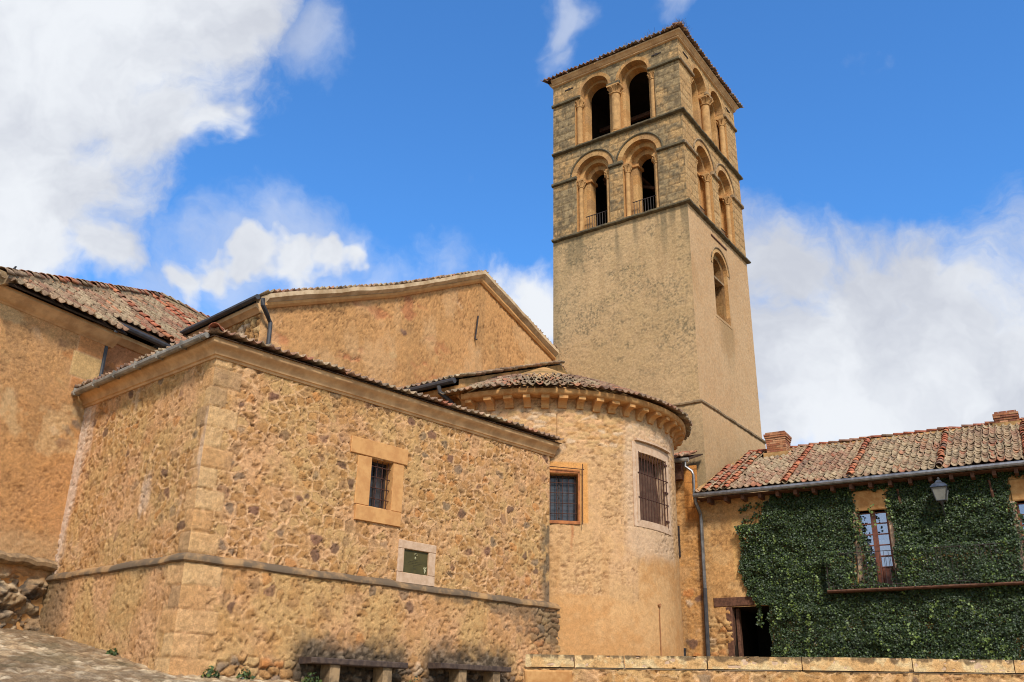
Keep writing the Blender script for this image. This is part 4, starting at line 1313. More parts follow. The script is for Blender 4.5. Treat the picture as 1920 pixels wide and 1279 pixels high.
def shaft_right(u, z):
    col, d = s_plaster(75, alb(208, 166, 116), alb(200, 156, 106), .005, .0)(u, z)
    n = fbm(u * .7, z * .7, 5, 151)
    st_ = sst(.5, .68, fbm(u * 2.2, z * .2, 3, 152)) * sst(13.5, 16.4, z) * sst(16.4, 16.1, z) * sst(2.2, 3.0, u) * sst(4.6, 4.0, u)
    col = mixc(col, alb(140, 118, 78), st_ * .55)
    rb = sst(.55, .68, n) * .3
    col = mixc(col, alb(186, 138, 84), rb)
    ms = sst(.9, .3, abs((z - 9.7) - (u - 3.0) * .42) + .7 * (fbm(u * 2, z * 2, 4, 153) - .5)) * sst(1.2, 2.2, u) * sst(12, 11.2, z)
    col = mixc(col, alb(126, 88, 40), ms * .6)
    low = sst(12.1, 10.8, z + (n - .5)) * .35
    col = mixc(col, alb(170, 138, 90), low)
    return col, d


WS = Arch(2.95, .74, 16.3, 18.55)
wall('shaft_wall', M['plaster'], tow, TL, 0, 6.2, 12.0, 20.25, .030, shaft_left)
wall('shaft_wall', M['plaster'], tow, TR, 0, 6.2, 12.0, 20.25, .05, shaft_right, [WS])
wall('base_wall', M['plaster'], tow, TL, -.09, 6.29, 2.5, 12.0, .06, shaft_left, off=.09)
wall('base_wall', M['plaster'], tow, TR, -.09, 6.29, 2.5, 12.0, .06, shaft_right, off=.09)
wob = lambda u, z: 0


def corner_path(o=0.0): return [TL.xy(6.2), TC, TR.xy(6.2), TR.xy(6.2) + (TL.xy(6.2) - TC)]


def string(nm, z, h, prj, mat, jit=.018, path=None):
    mb = MB(); mb.sweep(path or corner_path(), [(-.15, z), (prj * .55, z + .01), (prj * .95, z + h * .35), (prj, z + h * .7), (prj * .7, z + h), (-.15, z + h + .04)], TL.xy(3, 10), seg=.16, jit=jit)
    return mb.build(nm, mat, tow, True)


string('ledge', 11.96, .16, .15, M['grey_stone'], .012)
string('string_course', 20.21, .145, .15, M['tower_trim'], .014)
string('string_course', 24.51, .145, .15, M['tower_trim'], .014)
# belfry faces
LO = [(4.22, .80), (1.98, .80)]; ZL = 23.07
UP = [(4.06, .70), (2.14, .70)]; ZU = 27.30
lo_h = [Arch(c, r, 20.34, ZL) for c, r in LO]
up_open = Rect(1.15, 5.05, 24.66, ZU)


class UpArch(Arch):
    pass


up_h = [Rect(1.14, 5.06, 24.66, 27.12), Rect(4.06 - .7, 4.06 + .7, 27.11, ZU), Rect(2.14 - .7, 2.14 + .7, 27.11, ZU)] + [Arch(c, r, 27.2, ZU) for c, r in UP]
for F, g, sd in ((TL, 1.0, 80), (TR, .12, 90)):
    wall('belfry_wall', M['masonry'], tow, F, 0, 6.2, 20.25, 24.6, .04, s_belfry(sd, g), lo_h)
    wall('belfry_wall', M['masonry'], tow, F, 0, 6.2, 24.6, 28.36, .04, s_belfry(sd + 3, g), up_h)

ORG = [alb(212, 164, 102), alb(198, 146, 86), alb(206, 156, 96), alb(186, 140, 88)]


def order(mb, F, uc, zs, r_in, r_out, d0, d1, z0=None, seg=18, grey=0.0):
    """ring of voussoirs: front face at depth d0 from r_in to r_out, soffit back to d1; jambs down to z0"""
    pc = lambda: random.choice(ORG) * random.uniform(.88, 1.08) * (1 - .35 * grey * random.random())
    for k in range(seg):
        a, b = math.pi * k / seg, math.pi * (k + 1) / seg
        q = lambda an, r, d: F.p(uc + r * math.cos(an), -d, zs + r * math.sin(an))
        c = pc() if k % 2 == 0 else c
        mb.add([q(a, r_in, d0), q(b, r_in, d0), q(b, r_out, d0), q(a, r_out, d0)], [(0, 1, 2, 3)], c)
        mb.add([q(a, r_in, d0), q(b, r_in, d0), q(b, r_in, d1), q(a, r_in, d1)], [(0, 1, 2, 3)], c * .97)
        mb.add([q(a, r_out, d0), q(b, r_out, d0), q(b, r_out, d0 + .2), q(a, r_out, d0 + .2)], [(0, 1, 2, 3)], c)
    if z0 is not None:
        n = max(2, int((zs - z0) / .42))
        for s_ in (-1, 1):
            for k in range(n):
                za, zb = z0 + (zs - z0) * k / n, z0 + (zs - z0) * (k + 1) / n; c = pc()
                mb.add([F.p(uc + s_ * r_in, -d0, za), F.p(uc + s_ * r_out, -d0, za), F.p(uc + s_ * r_out, -d0, zb), F.p(uc + s_ * r_in, -d0, zb)], [(0, 1, 2, 3)], c)
                mb.add([F.p(uc + s_ * r_in, -d0, za), F.p(uc + s_ * r_in, -d1, za), F.p(uc + s_ * r_in, -d1, zb), F.p(uc + s_ * r_in, -d0, zb)], [(0, 1, 2, 3)], c * .98)


def column(F, u, dep, z0, z1, r, mat, capw=.2):
    c = F.pos(u, -dep, 0)
    mb = MB()
    mb.lathe(c, [(r * 1.5, z0), (r * 1.55, z0 + .05), (r * 1.2, z0 + .09), (r * 1.35, z0 + .13), (r, z0 + .17), (r * 1.0, (z0 + z1) / 2), (r * .95, z1 - .40), (r * 1.18, z1 - .385), (r * 1.18, z1 - .345), (r * .95, z1 - .33)], 12)
    col = mb.build('column', mat, tow, True)
    mb = MB()
    mb.lathe(c, [(r * .95, z1 - .34), (r * 1.05, z1 - .26), (r * 1.35, z1 - .14), (r * 1.6, z1 - .08), (r * 1.2, z1 - .06)], 12)
    for k in range(8):       # curled leaves of the capital
        a = 2 * math.pi * k / 8; d = np.array([math.cos(a), math.sin(a), 0])
        b0 = np.array([c[0], c[1], z1 - .32])
        mb.tube([b0 + d * r * 1.0, b0 + d * r * 1.3 + np.array([0, 0, .12]), b0 + d * r * 1.85 + np.array([0, 0, .20]), b0 + d * r * 1.75 + np.array([0, 0, .15])], [.03, .035, .03, .018], 5)
    mb.box(F, u - capw, u + capw, -dep - capw, -dep + capw, z1 - .07, z1)
    mb.build('capital', mat, col, True)
    return col


WARM = plain_mat('warm_tower_stone', alb(210, 160, 98), alb(176, 132, 80), 5, .9, .4, .012)
GREYW = plain_mat('greyed_tower_stone', alb(176, 138, 86), alb(128, 108, 74), 5, .92, .5, .015)
for F, gname, g in ((TL, 'l', 1.0), (TR, 'r', .15)):
    cmat = WARM
    mb = MB()
    for c, r in LO:
        order(mb, F, c, ZL, .80, 1.04, -.02, .26, None, 20, .5 * g)
        order(mb, F, c, ZL, .60, .80, .26, .52, None, 18)
        order(mb, F, c, ZL, .38, .60, .52, .92, 20.30, 16)
        # lower part of the recess behind the columns
        for s_ in (-1, 1):
            mb.add([F.p(c + s_ * .60, -.52, 20.3), F.p(c + s_ * .80, -.52, 20.3), F.p(c + s_ * .80, -.52, ZL), F.p(c + s_ * .60, -.52, ZL)], [(0, 1, 2, 3)], random.choice(ORG))
            mb.add([F.p(c + s_ * .80, 0, 20.3), F.p(c + s_ * .80, -.52, 20.3), F.p(c + s_ * .80, -.52, ZL), F.p(c + s_ * .80, 0, ZL)], [(0, 1, 2, 3)], ORG[1])
            mb.add([F.p(c + s_ * .80, -.26, ZL), F.p(c + s_ * .60, -.26, ZL), F.p(c + s_ * .60, -.52, ZL), F.p(c + s_ * .80, -.52, ZL)], [(0, 1, 2, 3)], ORG[3])
        mb.add([F.p(c - .8, 0.02, 20.36), F.p(c + .8, 0.02, 20.36), F.p(c + .8, -1.1, 20.36), F.p(c - .8, -1.1, 20.36)], [(0, 1, 2, 3)], ORG[3])
    mb.build('arch_rings', M['masonry'], tow, colors=True)
    mb = MB()
    for c, r in UP:
        order(mb, F, c, ZU, .70, .86, -.006, .36, None, 18, .6 * g)
        order(mb, F, c, ZU, .565, .70, .36, .74, 24.62, 16)
    for c in (4.06, 2.14):
        for s_ in (-1, 1):
            edge = 5.06 if c > 3 else 1.14
            far_ = edge if (s_ > 0) == (c > 3) else 3.1
            mb.add([F.p(c + s_ * .70, -.36, 24.62), F.p(far_, -.36, 24.62), F.p(far_, -.36, ZU), F.p(c + s_ * .70, -.36, ZU)], [(0, 1, 2, 3)], random.choice(ORG))
    for e_, s_ in ((5.06, 1), (1.14, -1)):
        mb.add([F.p(e_, 0, 24.6), F.p(e_, -.36, 24.6), F.p(e_, -.36, 27.15), F.p(e_, 0, 27.15)], [(0, 1, 2, 3)], ORG[1])
    mb.box(F, 4.76, 5.06, -.36, -.002, 27.12, 27.28, ORG[2]); mb.box(F, 1.14, 1.44, -.36, -.002, 27.12, 27.28, ORG[2]); mb.box(F, 2.84, 3.36, -.36, -.002, 27.12, 27.28, ORG[2])
    mb.add([F.p(1.14, 0.02, 24.66), F.p(5.06, 0.02, 24.66), F.p(5.06, -1.0, 24.66), F.p(1.14, -1.0, 24.66)], [(0, 1, 2, 3)], ORG[3])
    mb.build('arch_rings', M['masonry'], tow, colors=True)
    # hood mouldings over the lower arches
    mb = MB()
    for c, r in LO:
        pts = [F.pos(c + 1.075 * math.cos(a), .03, ZL + 1.075 * math.sin(a)) for a in np.linspace(.0, math.pi, 25)]
        mb.tube(pts, .045, 6)
    mb.build('hood_mould', M['tower_trim'] if g > .5 else M['grey_stone'], tow, True)
    # imposts: string at the springing that breaks back over the columns
    tm = M['tower_trim'] if g > .5 else M['grey_stone']
    for a, b in ((-.05 if F is TR else -.06, 1.20), (2.76, 3.44), (5.00, 6.26)):
        mb = MB(); mb.rbox(F, a, b, -.05, .10, ZL - .09, ZL + .06, .03, jit=.012); mb.build('impost_course', tm, tow)
    for c, r in LO:
        for s_ in (-1, 1):
            mb = MB()
            a, b = sorted((c + s_ * .30, c + s_ * .62)); mb.rbox(F, a, b, -1.0, -.46, ZL - .10, ZL + .03, .02)
            a, b = sorted((c + s_ * .55, c + s_ * .82)); mb.rbox(F, a, b, -.50, -.10, ZL - .10, ZL + .03, .02)
            mb.build('inner_impost', M['stone'], tow)
    for a, b in ((-.06, 1.42), (4.78, 6.26), (2.78, 3.42)):
        mb = MB(); mb.rbox(F, a, b, -.05, .10 if b - a > 1 else .08, 27.14, 27.28, .03, jit=.012); mb.build('impost_course', tm, tow)
    for c, r in LO:
        for s_ in (-1, 1): column(F, c + s_ * .68, .19, 20.36, ZL - .09, .105, cmat, .15)
    column(F, 4.91, .17, 24.67, 27.13, .13, cmat, .17); column(F, 1.29, .17, 24.67, 27.13, .13, cmat, .17)
    column(F, 3.10, .19, 24.67, 27.13, .20, cmat if g < .5 else WARM, .30)
    for c, r in LO:
        mb = MB()
        for u in np.linspace(c - .50, c + .50, 9): mb.tube([F.pos(u, -.34, 20.36), F.pos(u, -.34, 21.22)], .013, 5)
        mb.tube([F.pos(c - .56, -.34, 21.22), F.pos(c + .56, -.34, 21.22)], .02, 5); mb.tube([F.pos(c - .56, -.34, 20.5), F.pos(c + .56, -.34, 20.5)], .014, 5)
        mb.build('railing', M['iron'], tow)
# dark bell chamber behind the openings
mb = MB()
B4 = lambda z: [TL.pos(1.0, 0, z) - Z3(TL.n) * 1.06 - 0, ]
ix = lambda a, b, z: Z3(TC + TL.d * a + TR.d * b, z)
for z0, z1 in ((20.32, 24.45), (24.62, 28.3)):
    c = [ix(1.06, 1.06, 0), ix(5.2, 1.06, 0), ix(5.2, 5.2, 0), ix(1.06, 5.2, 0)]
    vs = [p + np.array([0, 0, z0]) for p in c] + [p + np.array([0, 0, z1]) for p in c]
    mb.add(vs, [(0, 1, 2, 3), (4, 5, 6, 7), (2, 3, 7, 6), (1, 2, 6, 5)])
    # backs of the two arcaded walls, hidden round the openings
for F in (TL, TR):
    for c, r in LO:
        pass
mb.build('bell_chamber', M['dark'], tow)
for a_, b_, r_b in [(ix(1.3 + 1.5 * k, 1.2, 23.0 + .2 * k), ix(1.3 + 1.5 * k, 5.0, 23.4), .09) for k in range(3)] + [(ix(1.1, 1.6, 22.0), ix(4.4, 1.4, 23.3), .07), (ix(1.2, 2.4, 26.9), ix(5.1, 2.4, 26.9), .12)]:
    mb = MB(); mb.tube([a_, b_], r_b, 6); mb.build('timber_beam', M['oldwood'], tow)
# far sides
mb = MB()
q = [ix(6.2, 0, 0), ix(6.2, 6.2, 0), ix(0, 6.2, 0)]
for a, b in ((0, 1), (1, 2)):
    mb.add([q[a] + [0, 0, 2.5], q[b] + [0, 0, 2.5], q[b] + [0, 0, 28.36], q[a] + [0, 0, 28.36]], [(0, 1, 2, 3)])
mb.build('far_walls', M['stone'], tow)
# niche on the right face
mb = MB()
order(mb, TR, 2.95, 18.55, .74, .90, -.012, .16, None, 18)
for s_ in (-1, 1):
    for k in range(6):
        za, zb = 16.3 + k * .375, 16.3 + (k + 1) * .375; c = random.choice(ORG) * random.uniform(.85, 1.0)
        mb.add([TR.p(2.95 + s_ * .74, 0, za), TR.p(2.95 + s_ * .74, -.64, za), TR.p(2.95 + s_ * .74, -.64, zb), TR.p(2.95 + s_ * .74, 0, zb)], [(0, 1, 2, 3)], c); order(mb, TR, 2.95, 18.55, .50, .74, .16, .62, 16.3, 16)
n = 9
for k in range(6):
    za, zb = 16.3 + k * .47, min(16.3 + (k + 1) * .47, 19.1)
    for (ua, ub) in ((2.45, 2.9), (2.9, 3.45)): mb.add([TR.p(ua, -.62, za), TR.p(ub, -.62, za), TR.p(ub, -.62, zb), TR.p(ua, -.62, zb)], [(0, 1, 2, 3)], random.choice(ORG) * random.uniform(.8, 1.0))
mb.add([TR.p(2.1, 0.01, 16.18), TR.p(3.8, 0.01, 16.18), TR.p(3.7, -.62, 16.42), TR.p(2.2, -.62, 16.42)], [(0, 1, 2, 3)], ORG[3])
mb.build('niche', M['masonry'], tow, colors=True)
mb = MB(); mb.box(TR, 2.40, 3.52, -.60, -.10, 18.05, 18.14); mb.build('niche_bar', M['grey_stone'], tow)
mb = MB(); pts = [TR.pos(2.95 + .93 * math.cos(a), .02, 18.55 + .93 * math.sin(a)) for a in np.linspace(.0, math.pi, 22)]; mb.tube(pts, .035, 6); mb.build('hood_mould', M['grey_stone'], tow, True)
mb = MB(); mb.box(TR, 2.2, 3.8, -.02, .035, 19.80, 19.86); mb.build('slit_ledge', M['oldwood'], tow)
mb = MB()
for F, u in ((TL, 1.0), (TL, 5.35)): mb.box(F, u - .22, u + .22, -.02, .03, 27.83, 27.87); mb.box(F, u - .03, u + .03, -.02, .035, 27.80, 27.90)
for u in (.75, 5.4): mb.box(TR, u - .25, u + .25, -.02, .03, 27.85, 27.90)
mb.build('wall_anchor', M['iron'], tow)
# cornice and tiled pyramid
string('cornice_fillet', 28.24, .10, .09, M['cornice'], .004)
mb = MB(); mb.sweep(corner_path() + [TL.xy(6.2)], [(-.2, 28.33), (.07, 28.34), (.12, 28.38), (.15, 28.45), (.19, 28.48), (.22, 28.50), (.22, 28.57), (-.2, 28.57)], TL.xy(3, 10), seg=.9, jit=.004); mb.build('cornice', M['cornice'], tow, True)
ts = .42
apx = ix(3.1, 3.1, 28.58 + 3.37 * ts)
cr = [ix(-.25, -.25, 28.575), ix(6.45, -.25, 28.575), ix(6.45, 6.45, 28.575), ix(-.25, 6.45, 28.575)]
mb = MB(); mb.add(cr + [apx], [(0, 1, 4), (1, 2, 4), (2, 3, 4), (3, 0, 4), (0, 1, 2, 3)]); mb.build('roof', M['roofbed'], tow)
tcs = 1 / math.hypot(1, ts)
for F, sd in ((TL, 1), (TR, 2)):
    o0 = F.pos(-.34, .34, 28.555)
    plane_tiles('roof_tiles', tow, o0, Z3(F.d), np.array([*(-F.n), ts]) * tcs, 34, 12, keep=lambda u, v: (u > v * tcs) & (u < 6.88 - v * tcs), mix=(1.5, 3, 3, .5, .2, 4, .5))
mb = MB()
for k in range(260):
    t = random.random() ** 1.5 * 2.6
    b = TL.pos(-.30 + t, .32 - random.random() * .5, 28.68) if random.random() < .8 else TR.pos(random.random() * .8 - .3, .32, 28.68)
    hh = (.34 - .08 * t) * random.uniform(.3, 1.0)
    tip = b + np.array([random.gauss(0, .12), random.gauss(0, .12), hh])
    mb.tube([b, (b + tip) / 2 + np.array([random.gauss(0, .03), 0, .03]), tip], [.008, .006, .003], 3, False)
tuft = mb.build('dry_grass_tuft', M['straw'], None, origin=TL.pos(-.3, .3, 28.7))
tag(tuft, 'tuft of dry grass growing on the tower roof corner', 'grass tuft')

# small lean-to between apse and house
lean = thing('lean_to', (6.0, 29.2, 3.0), 'narrow orange plastered lean-to with little tile eave between rounded apse and tower', 'lean-to')
AN = Frame(HS.xy(0, -.05), HS.d)
anp = s_plaster(95, alb(208, 150, 84), alb(198, 150, 94), .014, .8, .25)


def an_style(u, z):
    col, d = anp(u, z)
    m = sst(7.4, 7.7, z) * sst(-.60, -.55, u)
    I, e = ashlar(u + .1, z, 96, .42, .5)
    col = mixc(col, alb(212, 140, 68), m * .9); j = 1 - sst(.004, .022, e)
    col = mixc(col, alb(120, 72, 34), j * m * .6)
    dmp = sst(.5, .62, fbm(u * 2, z * .5, 4, 97)) * sst(7, 4, z) * .5 + sst(-.15, .05, u + .2 * (fbm(u * 3, z, 3, 98) - .5)) * sst(8.0, 7.2, z) * .6
    col = mixc(col, alb(146, 118, 82), np.clip(dmp, 0, 1) * .8)
    return col, d * (1 - m)


wall('wall', M['masonry'], lean, AN, -1.7, -.10, 2.4, 9.38, .035, an_style)
q_ = [AN.pos(-2.0, .32, 9.54), AN.pos(-.25, .32, 9.54), AN.pos(-.25, -1.2, 10.08), AN.pos(-2.0, -1.2, 10.08)]
quad('roof', M['roofbed'], lean, q_, .05)
Sa = np.array([*(-AN.n), .355]); Sa /= np.linalg.norm(Sa)
plane_tiles('roof_tiles', lean, AN.pos(-2.0, .36, 9.56), Z3(AN.d), Sa, 8, 5, mix=(1, 1, 2, 3, 2, .5, 1))
mb = MB(); mb.tube([AN.pos(-2.0, .42, 9.52), AN.pos(-.22, .42, 9.48)], .075, 9); mb.build('gutter', M['zinc_old'], lean, True)
mb = MB(); mb.tube([AN.pos(-.34, .42, 9.42), AN.pos(-.34, .42, 9.26), AN.pos(-.12, .42, 9.08), AN.pos(-.08, .44, 8.94), AN.pos(-.07, .50, 8.20)], .045, 8); mb.build('downpipe', M['zinc'], lean, True)
mb = MB(); mb.box(AN, -.86, -.80, -.02, .05, 6.4, 7.4); mb.build('iron_bar', M['iron'], lean)
mb = MB(); mb.box(AN, -1.5, -.55, .02, .26, 8.9, 9.46); mb.build('eave_timber', M['oldwood'], lean)

# ================================================================== HOUSE
hou = thing('ivy_house', (*HC, 3.0), 'two storey ochre house under an old clay tile roof, its front mostly covered in ivy', 'house')
DOOR = Rect(.78, 1.95, 2.4, 4.76); FRD = Rect(4.78, 5.66, 5.12, 7.38); FR2 = Rect(9.02, 9.92, 5.12, 7.30); REC = Rect(1.28, 2.05, 5.9, 7.24)
hp_ = s_plaster(110, alb(206, 152, 90), alb(194, 144, 86), .018, 1.0, .30, .4)


def house_style(u, z):
    col, d = hp_(u, z)
    sm = sst(.42, .38, abs(u - 1.2)) * sst(5.6, 5.9, z) * sst(7.7, 7.5, z) * sst(1.35, 1.25, u) * 0 + sst(.92, .98, u) * sst(1.30, 1.26, u) * sst(5.4, 5.7, z) * sst(7.5, 7.4, z)
    col = mixc(col, alb(214, 164, 98), sm); d = d * (1 - sm)
    n = fbm(u * 3, z * 3, 4, 161)
    lo = sst(4.9, 4.3, z + .5 * (n - .5))
    c2, d2 = s_dry(111, .26, gap=.03)(u, z)
    col = mixc(col, c2, lo * .6); d = d * (1 - lo) + d2 * lo
    return col, d


wall('front_wall', M['masonry'], hou, HS, -.1, 11.5, 2.3, 8.15, .045, house_style, [DOOR, FRD, FR2, REC])
out3 = Z3(HS.n)
mb = MB()
hb = lambda u, d, z: HS.pos(u, -d, z)
mb.add([hb(11.5, 0, 2.3), hb(11.5, 8.6, 2.3), hb(11.5, 8.6, 8.2), hb(11.5, 4.3, 10.6), hb(11.5, 0, 8.2)], [(0, 1, 2, 3, 4)])
mb.add([hb(.3, 8.6, 2.3), hb(11.5, 8.6, 2.3), hb(11.5, 8.6, 8.2), hb(.3, 8.6, 8.2)], [(0, 1, 2, 3)])
mb.build('back_walls', M['stone'], hou)


def room(F, r, dep, mat, nm, front=.004):
    u0, u1, z0, z1 = r; mb = MB()
    vs = [F.p(u, o, z) for o in (-front, -dep) for (u, z) in ((u0, z0), (u1, z0), (u1, z1), (u0, z1))]
    mb.add(vs, [(0, 1, 5, 4), (1, 2, 6, 5), (2, 3, 7, 6), (3, 0, 4, 7), (4, 5, 6, 7)])
    return mb.build(nm, mat, hou)


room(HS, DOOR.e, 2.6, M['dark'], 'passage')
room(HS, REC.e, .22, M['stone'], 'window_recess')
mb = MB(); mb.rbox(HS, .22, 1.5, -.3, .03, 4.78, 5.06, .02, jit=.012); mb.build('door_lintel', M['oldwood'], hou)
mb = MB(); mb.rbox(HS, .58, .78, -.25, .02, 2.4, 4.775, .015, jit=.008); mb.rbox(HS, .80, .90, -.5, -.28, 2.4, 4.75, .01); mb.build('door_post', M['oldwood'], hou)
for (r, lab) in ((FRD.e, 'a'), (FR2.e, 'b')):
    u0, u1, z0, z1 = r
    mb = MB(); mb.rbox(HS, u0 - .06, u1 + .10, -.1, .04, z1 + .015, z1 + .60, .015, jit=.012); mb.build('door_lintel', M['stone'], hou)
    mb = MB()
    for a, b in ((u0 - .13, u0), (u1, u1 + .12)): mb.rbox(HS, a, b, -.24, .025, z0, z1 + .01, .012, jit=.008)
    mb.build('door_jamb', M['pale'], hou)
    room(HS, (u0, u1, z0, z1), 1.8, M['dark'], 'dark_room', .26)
    mb = MB()
    dz = .16
    for (a, b) in ((u0, u0 + .07), (u1 - .07, u1), ((u0 + u1) / 2 - .075, (u0 + u1) / 2 + .075)): mb.rbox(HS, a, b, -dz - .05, -dz, z0, z1, .008)
    for s_ in (0, 1):
        a = u0 + .07 if s_ == 0 else (u0 + u1) / 2 + .075; b = (u0 + u1) / 2 - .075 if s_ == 0 else u1 - .07
        zs_ = np.linspace(z0 + .62, z1 - .05, 6)
        for z in zs_: mb.rbox(HS, a, b, -dz - .045, -dz - .005, z - .018, z + .018, .006)
        mb.rbox(HS, a, b, -dz - .045, -dz - .012, z0, z0 + .60, .02)
        mb.rbox(HS, a + .04, b - .04, -dz - .012, -dz - .002, z0 + .10, z0 + .52, .02)
    dr = mb.build('french_door', M['wood'], hou)
    mb = MB(); mb.box(HS, u0 + .07, u1 - .07, -dz - .032, -dz - .026, z0 + .6, z1 - .05); mb.build('pane', M['glass'], dr)
    vs = []; fs = []
    for i in range(25):
        u = u0 + .06 + (u1 - u0 - .12) * i / 24
        for z in (z0 + .5, z0 + 1.42): vs.append(HS.p(u, -dz - .10 + .018 * math.sin(i * 1.9), z))
    for i in range(24): fs.append((2 * i, 2 * i + 2, 2 * i + 3, 2 * i + 1))
    mb = MB(); mb.add(vs, fs); mb.build('curtain', M['curtain'], dr, True)
# balcony
bal = MB(); bal.rbox(HS, 3.78, 11.4, .0, .42, 5.02, 5.09, .01); bl = bal.build('balcony', M['oldwood'], hou)
mb = MB(); mb.tube([HS.pos(3.8, .41, 5.055), HS.pos(11.4, .41, 5.055)], .028, 5); mb.build('slab_edge', M['oldwood'], bl)
mb = MB()
for u in np.arange(3.84, 11.3, .125): mb.tube([HS.pos(u, .37, 5.08), HS.pos(u, .37, 6.12)], .007, 5)
for z in (6.12, 5.18): mb.tube([HS.pos(3.84, .37, z), HS.pos(11.3, .37, z)], .010, 5)
mb.tube([HS.pos(3.84, .37, 5.08), HS.pos(3.84, .37, 6.16)], .022, 6); mb.tube([HS.pos(3.84, .37, 6.12), HS.pos(3.84, .0, 6.12)], .014, 5)
mb.build('railing', M['iron'], bl)
for u in (6.07, 8.5):
    mb = MB(); mb.tube([HS.pos(u - .02, .14, 7.9), HS.pos(u, .20, 7.6), HS.pos(u + .02, .14, 7.36)], .04, 6); mb.build('timber_hook', M['oldwood'], hou)
# roof
hs_ = .50
hcs = 1 / math.hypot(1, hs_)
rz = lambda d: 8.28 + hs_ * (d + .45)
Rv = 4.25
quad('roof', M['roofbed'], hou, [hb(.05, -.45, rz(-.45)), hb(11.8, -.45, rz(-.45)), hb(11.8, Rv, rz(Rv)), hb(.50, Rv, rz(Rv))], .06)
quad('roof', M['roofbed'], hou, [hb(.50, Rv, rz(Rv)), hb(11.8, Rv, rz(Rv)), hb(11.8, 9.0, rz(-.45)), hb(.9, 9.0, rz(-.45))], .06)
Sh = np.array([*(-HS.n), hs_]) * hcs
cov = [.30, .62, .98, 2.85, 4.80, 7.30, 9.55]
plane_tiles('roof_tiles', hou, hb(.0, -.50, rz(-.50) + .01), Z3(HS.d), Sh, 58, 18, pitch=.20, expo=.295, keep=lambda u, v: (v < 5.30) & (u > .05 + .10 * v) & ~((abs(u - 1.75) < .48) & (v > 4.0)), mix=(8, 4, 2.2, .55, .3, .5, 2))
cover_cols('cover_tile_row', hou, hb(.0, -.50, rz(-.50) + .02), Z3(HS.d), Sh, cov, 16, expo=.335, keep=lambda u, v: u > .05 + .08 * v)
mb = MB(); P = np.array([hb(u, Rv, rz(Rv) + .02) for u in np.arange(.55, 11.6, .36)])
tiles('ridge_tile_row', hou, P, np.array([*(-HS.n), 0]), Z3(HS.d), tile_cols(len(P), (2, 2, 3, 3, 2, .4, 3)), cover=True, R0=.12, L=.46, lift=.02)
mb.tube([hb(.5, Rv, rz(Rv) - .03), hb(11.7, Rv, rz(Rv) - .03)], .13, 8); mb.build('ridge_mortar', M['moss'], hou)
# mortar fillet where the roof runs up the tower
mb = MB(); mb.tube([hb(.03, -.40, rz(-.40) + .06), hb(.30, 2.0, rz(2.0) + .06), hb(.55, Rv, rz(Rv) + .06)], .10, 6); mb.build('wall_fillet', M['moss'], hou)
mb = MB(); mb.tube([hb(-.06, -.56, 8.22), hb(4.8, -.56, 8.21), hb(11.8, -.56, 8.22)], .075, 9); mb.build('gutter', M['zinc'], hou, True)
mb = MB(); mb.tube([hb(-.03, -.50, 8.16), hb(-.03, -.46, 8.02), hb(.0, -.16, 7.72), hb(.0, -.09, 7.5), hb(-.02, -.08, 5.3)], .06, 8); mb.build('downpipe', M['zinc'], hou, True)
mb = MB(); mb.tube([hb(-.02, -.08, 5.36), hb(-.05, -.08, 2.4)], .07, 8); mb.build('downpipe_shoe', M['gutter_dark'], hou, True)
mb = MB()
for u in np.arange(.35, 11.4, .55): mb.box(HS, u, u + .10, -.05, .44, 7.98, 8.12)
mb.build('rafter_ends', M['oldwood'], hou)
mb = MB(); mb.box(HS, 0, 11.5, -.02, .46, 8.125, 8.15); mb.build('eave_boards', M['oldwood'], hou)

BR = [alb(176, 112, 74), alb(160, 98, 66), alb(188, 128, 86), alb(146, 92, 66), alb(196, 142, 100)]


def chimney(u0, u1, d0, zt, dd=.72):
    o = HS.xy(u0, -d0)
    mb = MB()
    zb = rz(d0) - .35; h = .075; k = 0
    F = Frame(o, HS.d, (0, 0)); w_ = u1 - u0
    z = zb
    while z < zt - .001:
        ex = 0.0
        if zt - .30 < z <= zt - .075: ex = (.02, .045, .06, .03)[min(3, int((z - (zt - .30)) / h))]
        off = .12 * (k % 2)
        for (a, b, side) in ((0, w_, 0), (0, dd, 1), (0, dd, 2), (0, w_, 3)):
            p = a - (off if off else 0)
            while p < b:
                q = min(p + .24, b); pp = max(p, a)
                if q - pp > .02:
                    c = random.choice(BR) * random.uniform(.75, 1.12); g_ = .006; j = random.uniform(-.006, .008)
                    if side == 0: mb.box(F, pp + g_ - ex, q - g_ + ex, -.04, ex + j, z + .006, z + h - .005, c)
                    elif side == 3: mb.box(F, pp + g_ - ex, q - g_ + ex, -dd - ex - j, -dd + .04, z + .006, z + h - .005, c)
                    elif side == 1: mb.box(F, -ex - j, .04, -q + g_, -pp - g_, z + .006, z + h - .005, c)
                    else: mb.box(F, w_ - .04, w_ + ex + j, -q + g_, -pp - g_, z + .006, z + h - .005, c)
                p = p + .24
        z += h; k += 1
    mb.box(F, .012, w_ - .012, -dd + .012, -.012, zb, zt - .02, alb(178, 140, 100))
    ch = mb.build('chimney', M['brick_dark'], hou, colors=True)
    mb = MB(); mb.box(F, .1, w_ - .1, -dd + .1, -.1, zt - .3, zt + .004); mb.build('flue', M['dark'], ch)
    mb = MB(); mb.box(F, -.10, w_ + .10, -dd - .1, .12, zb, rz(d0) + .14); mb.build('chimney_fillet', M['moss'], ch)


chimney(1.36, 2.06, 3.6, 11.22)
chimney(8.80, 9.44, 4.0, 11.02)

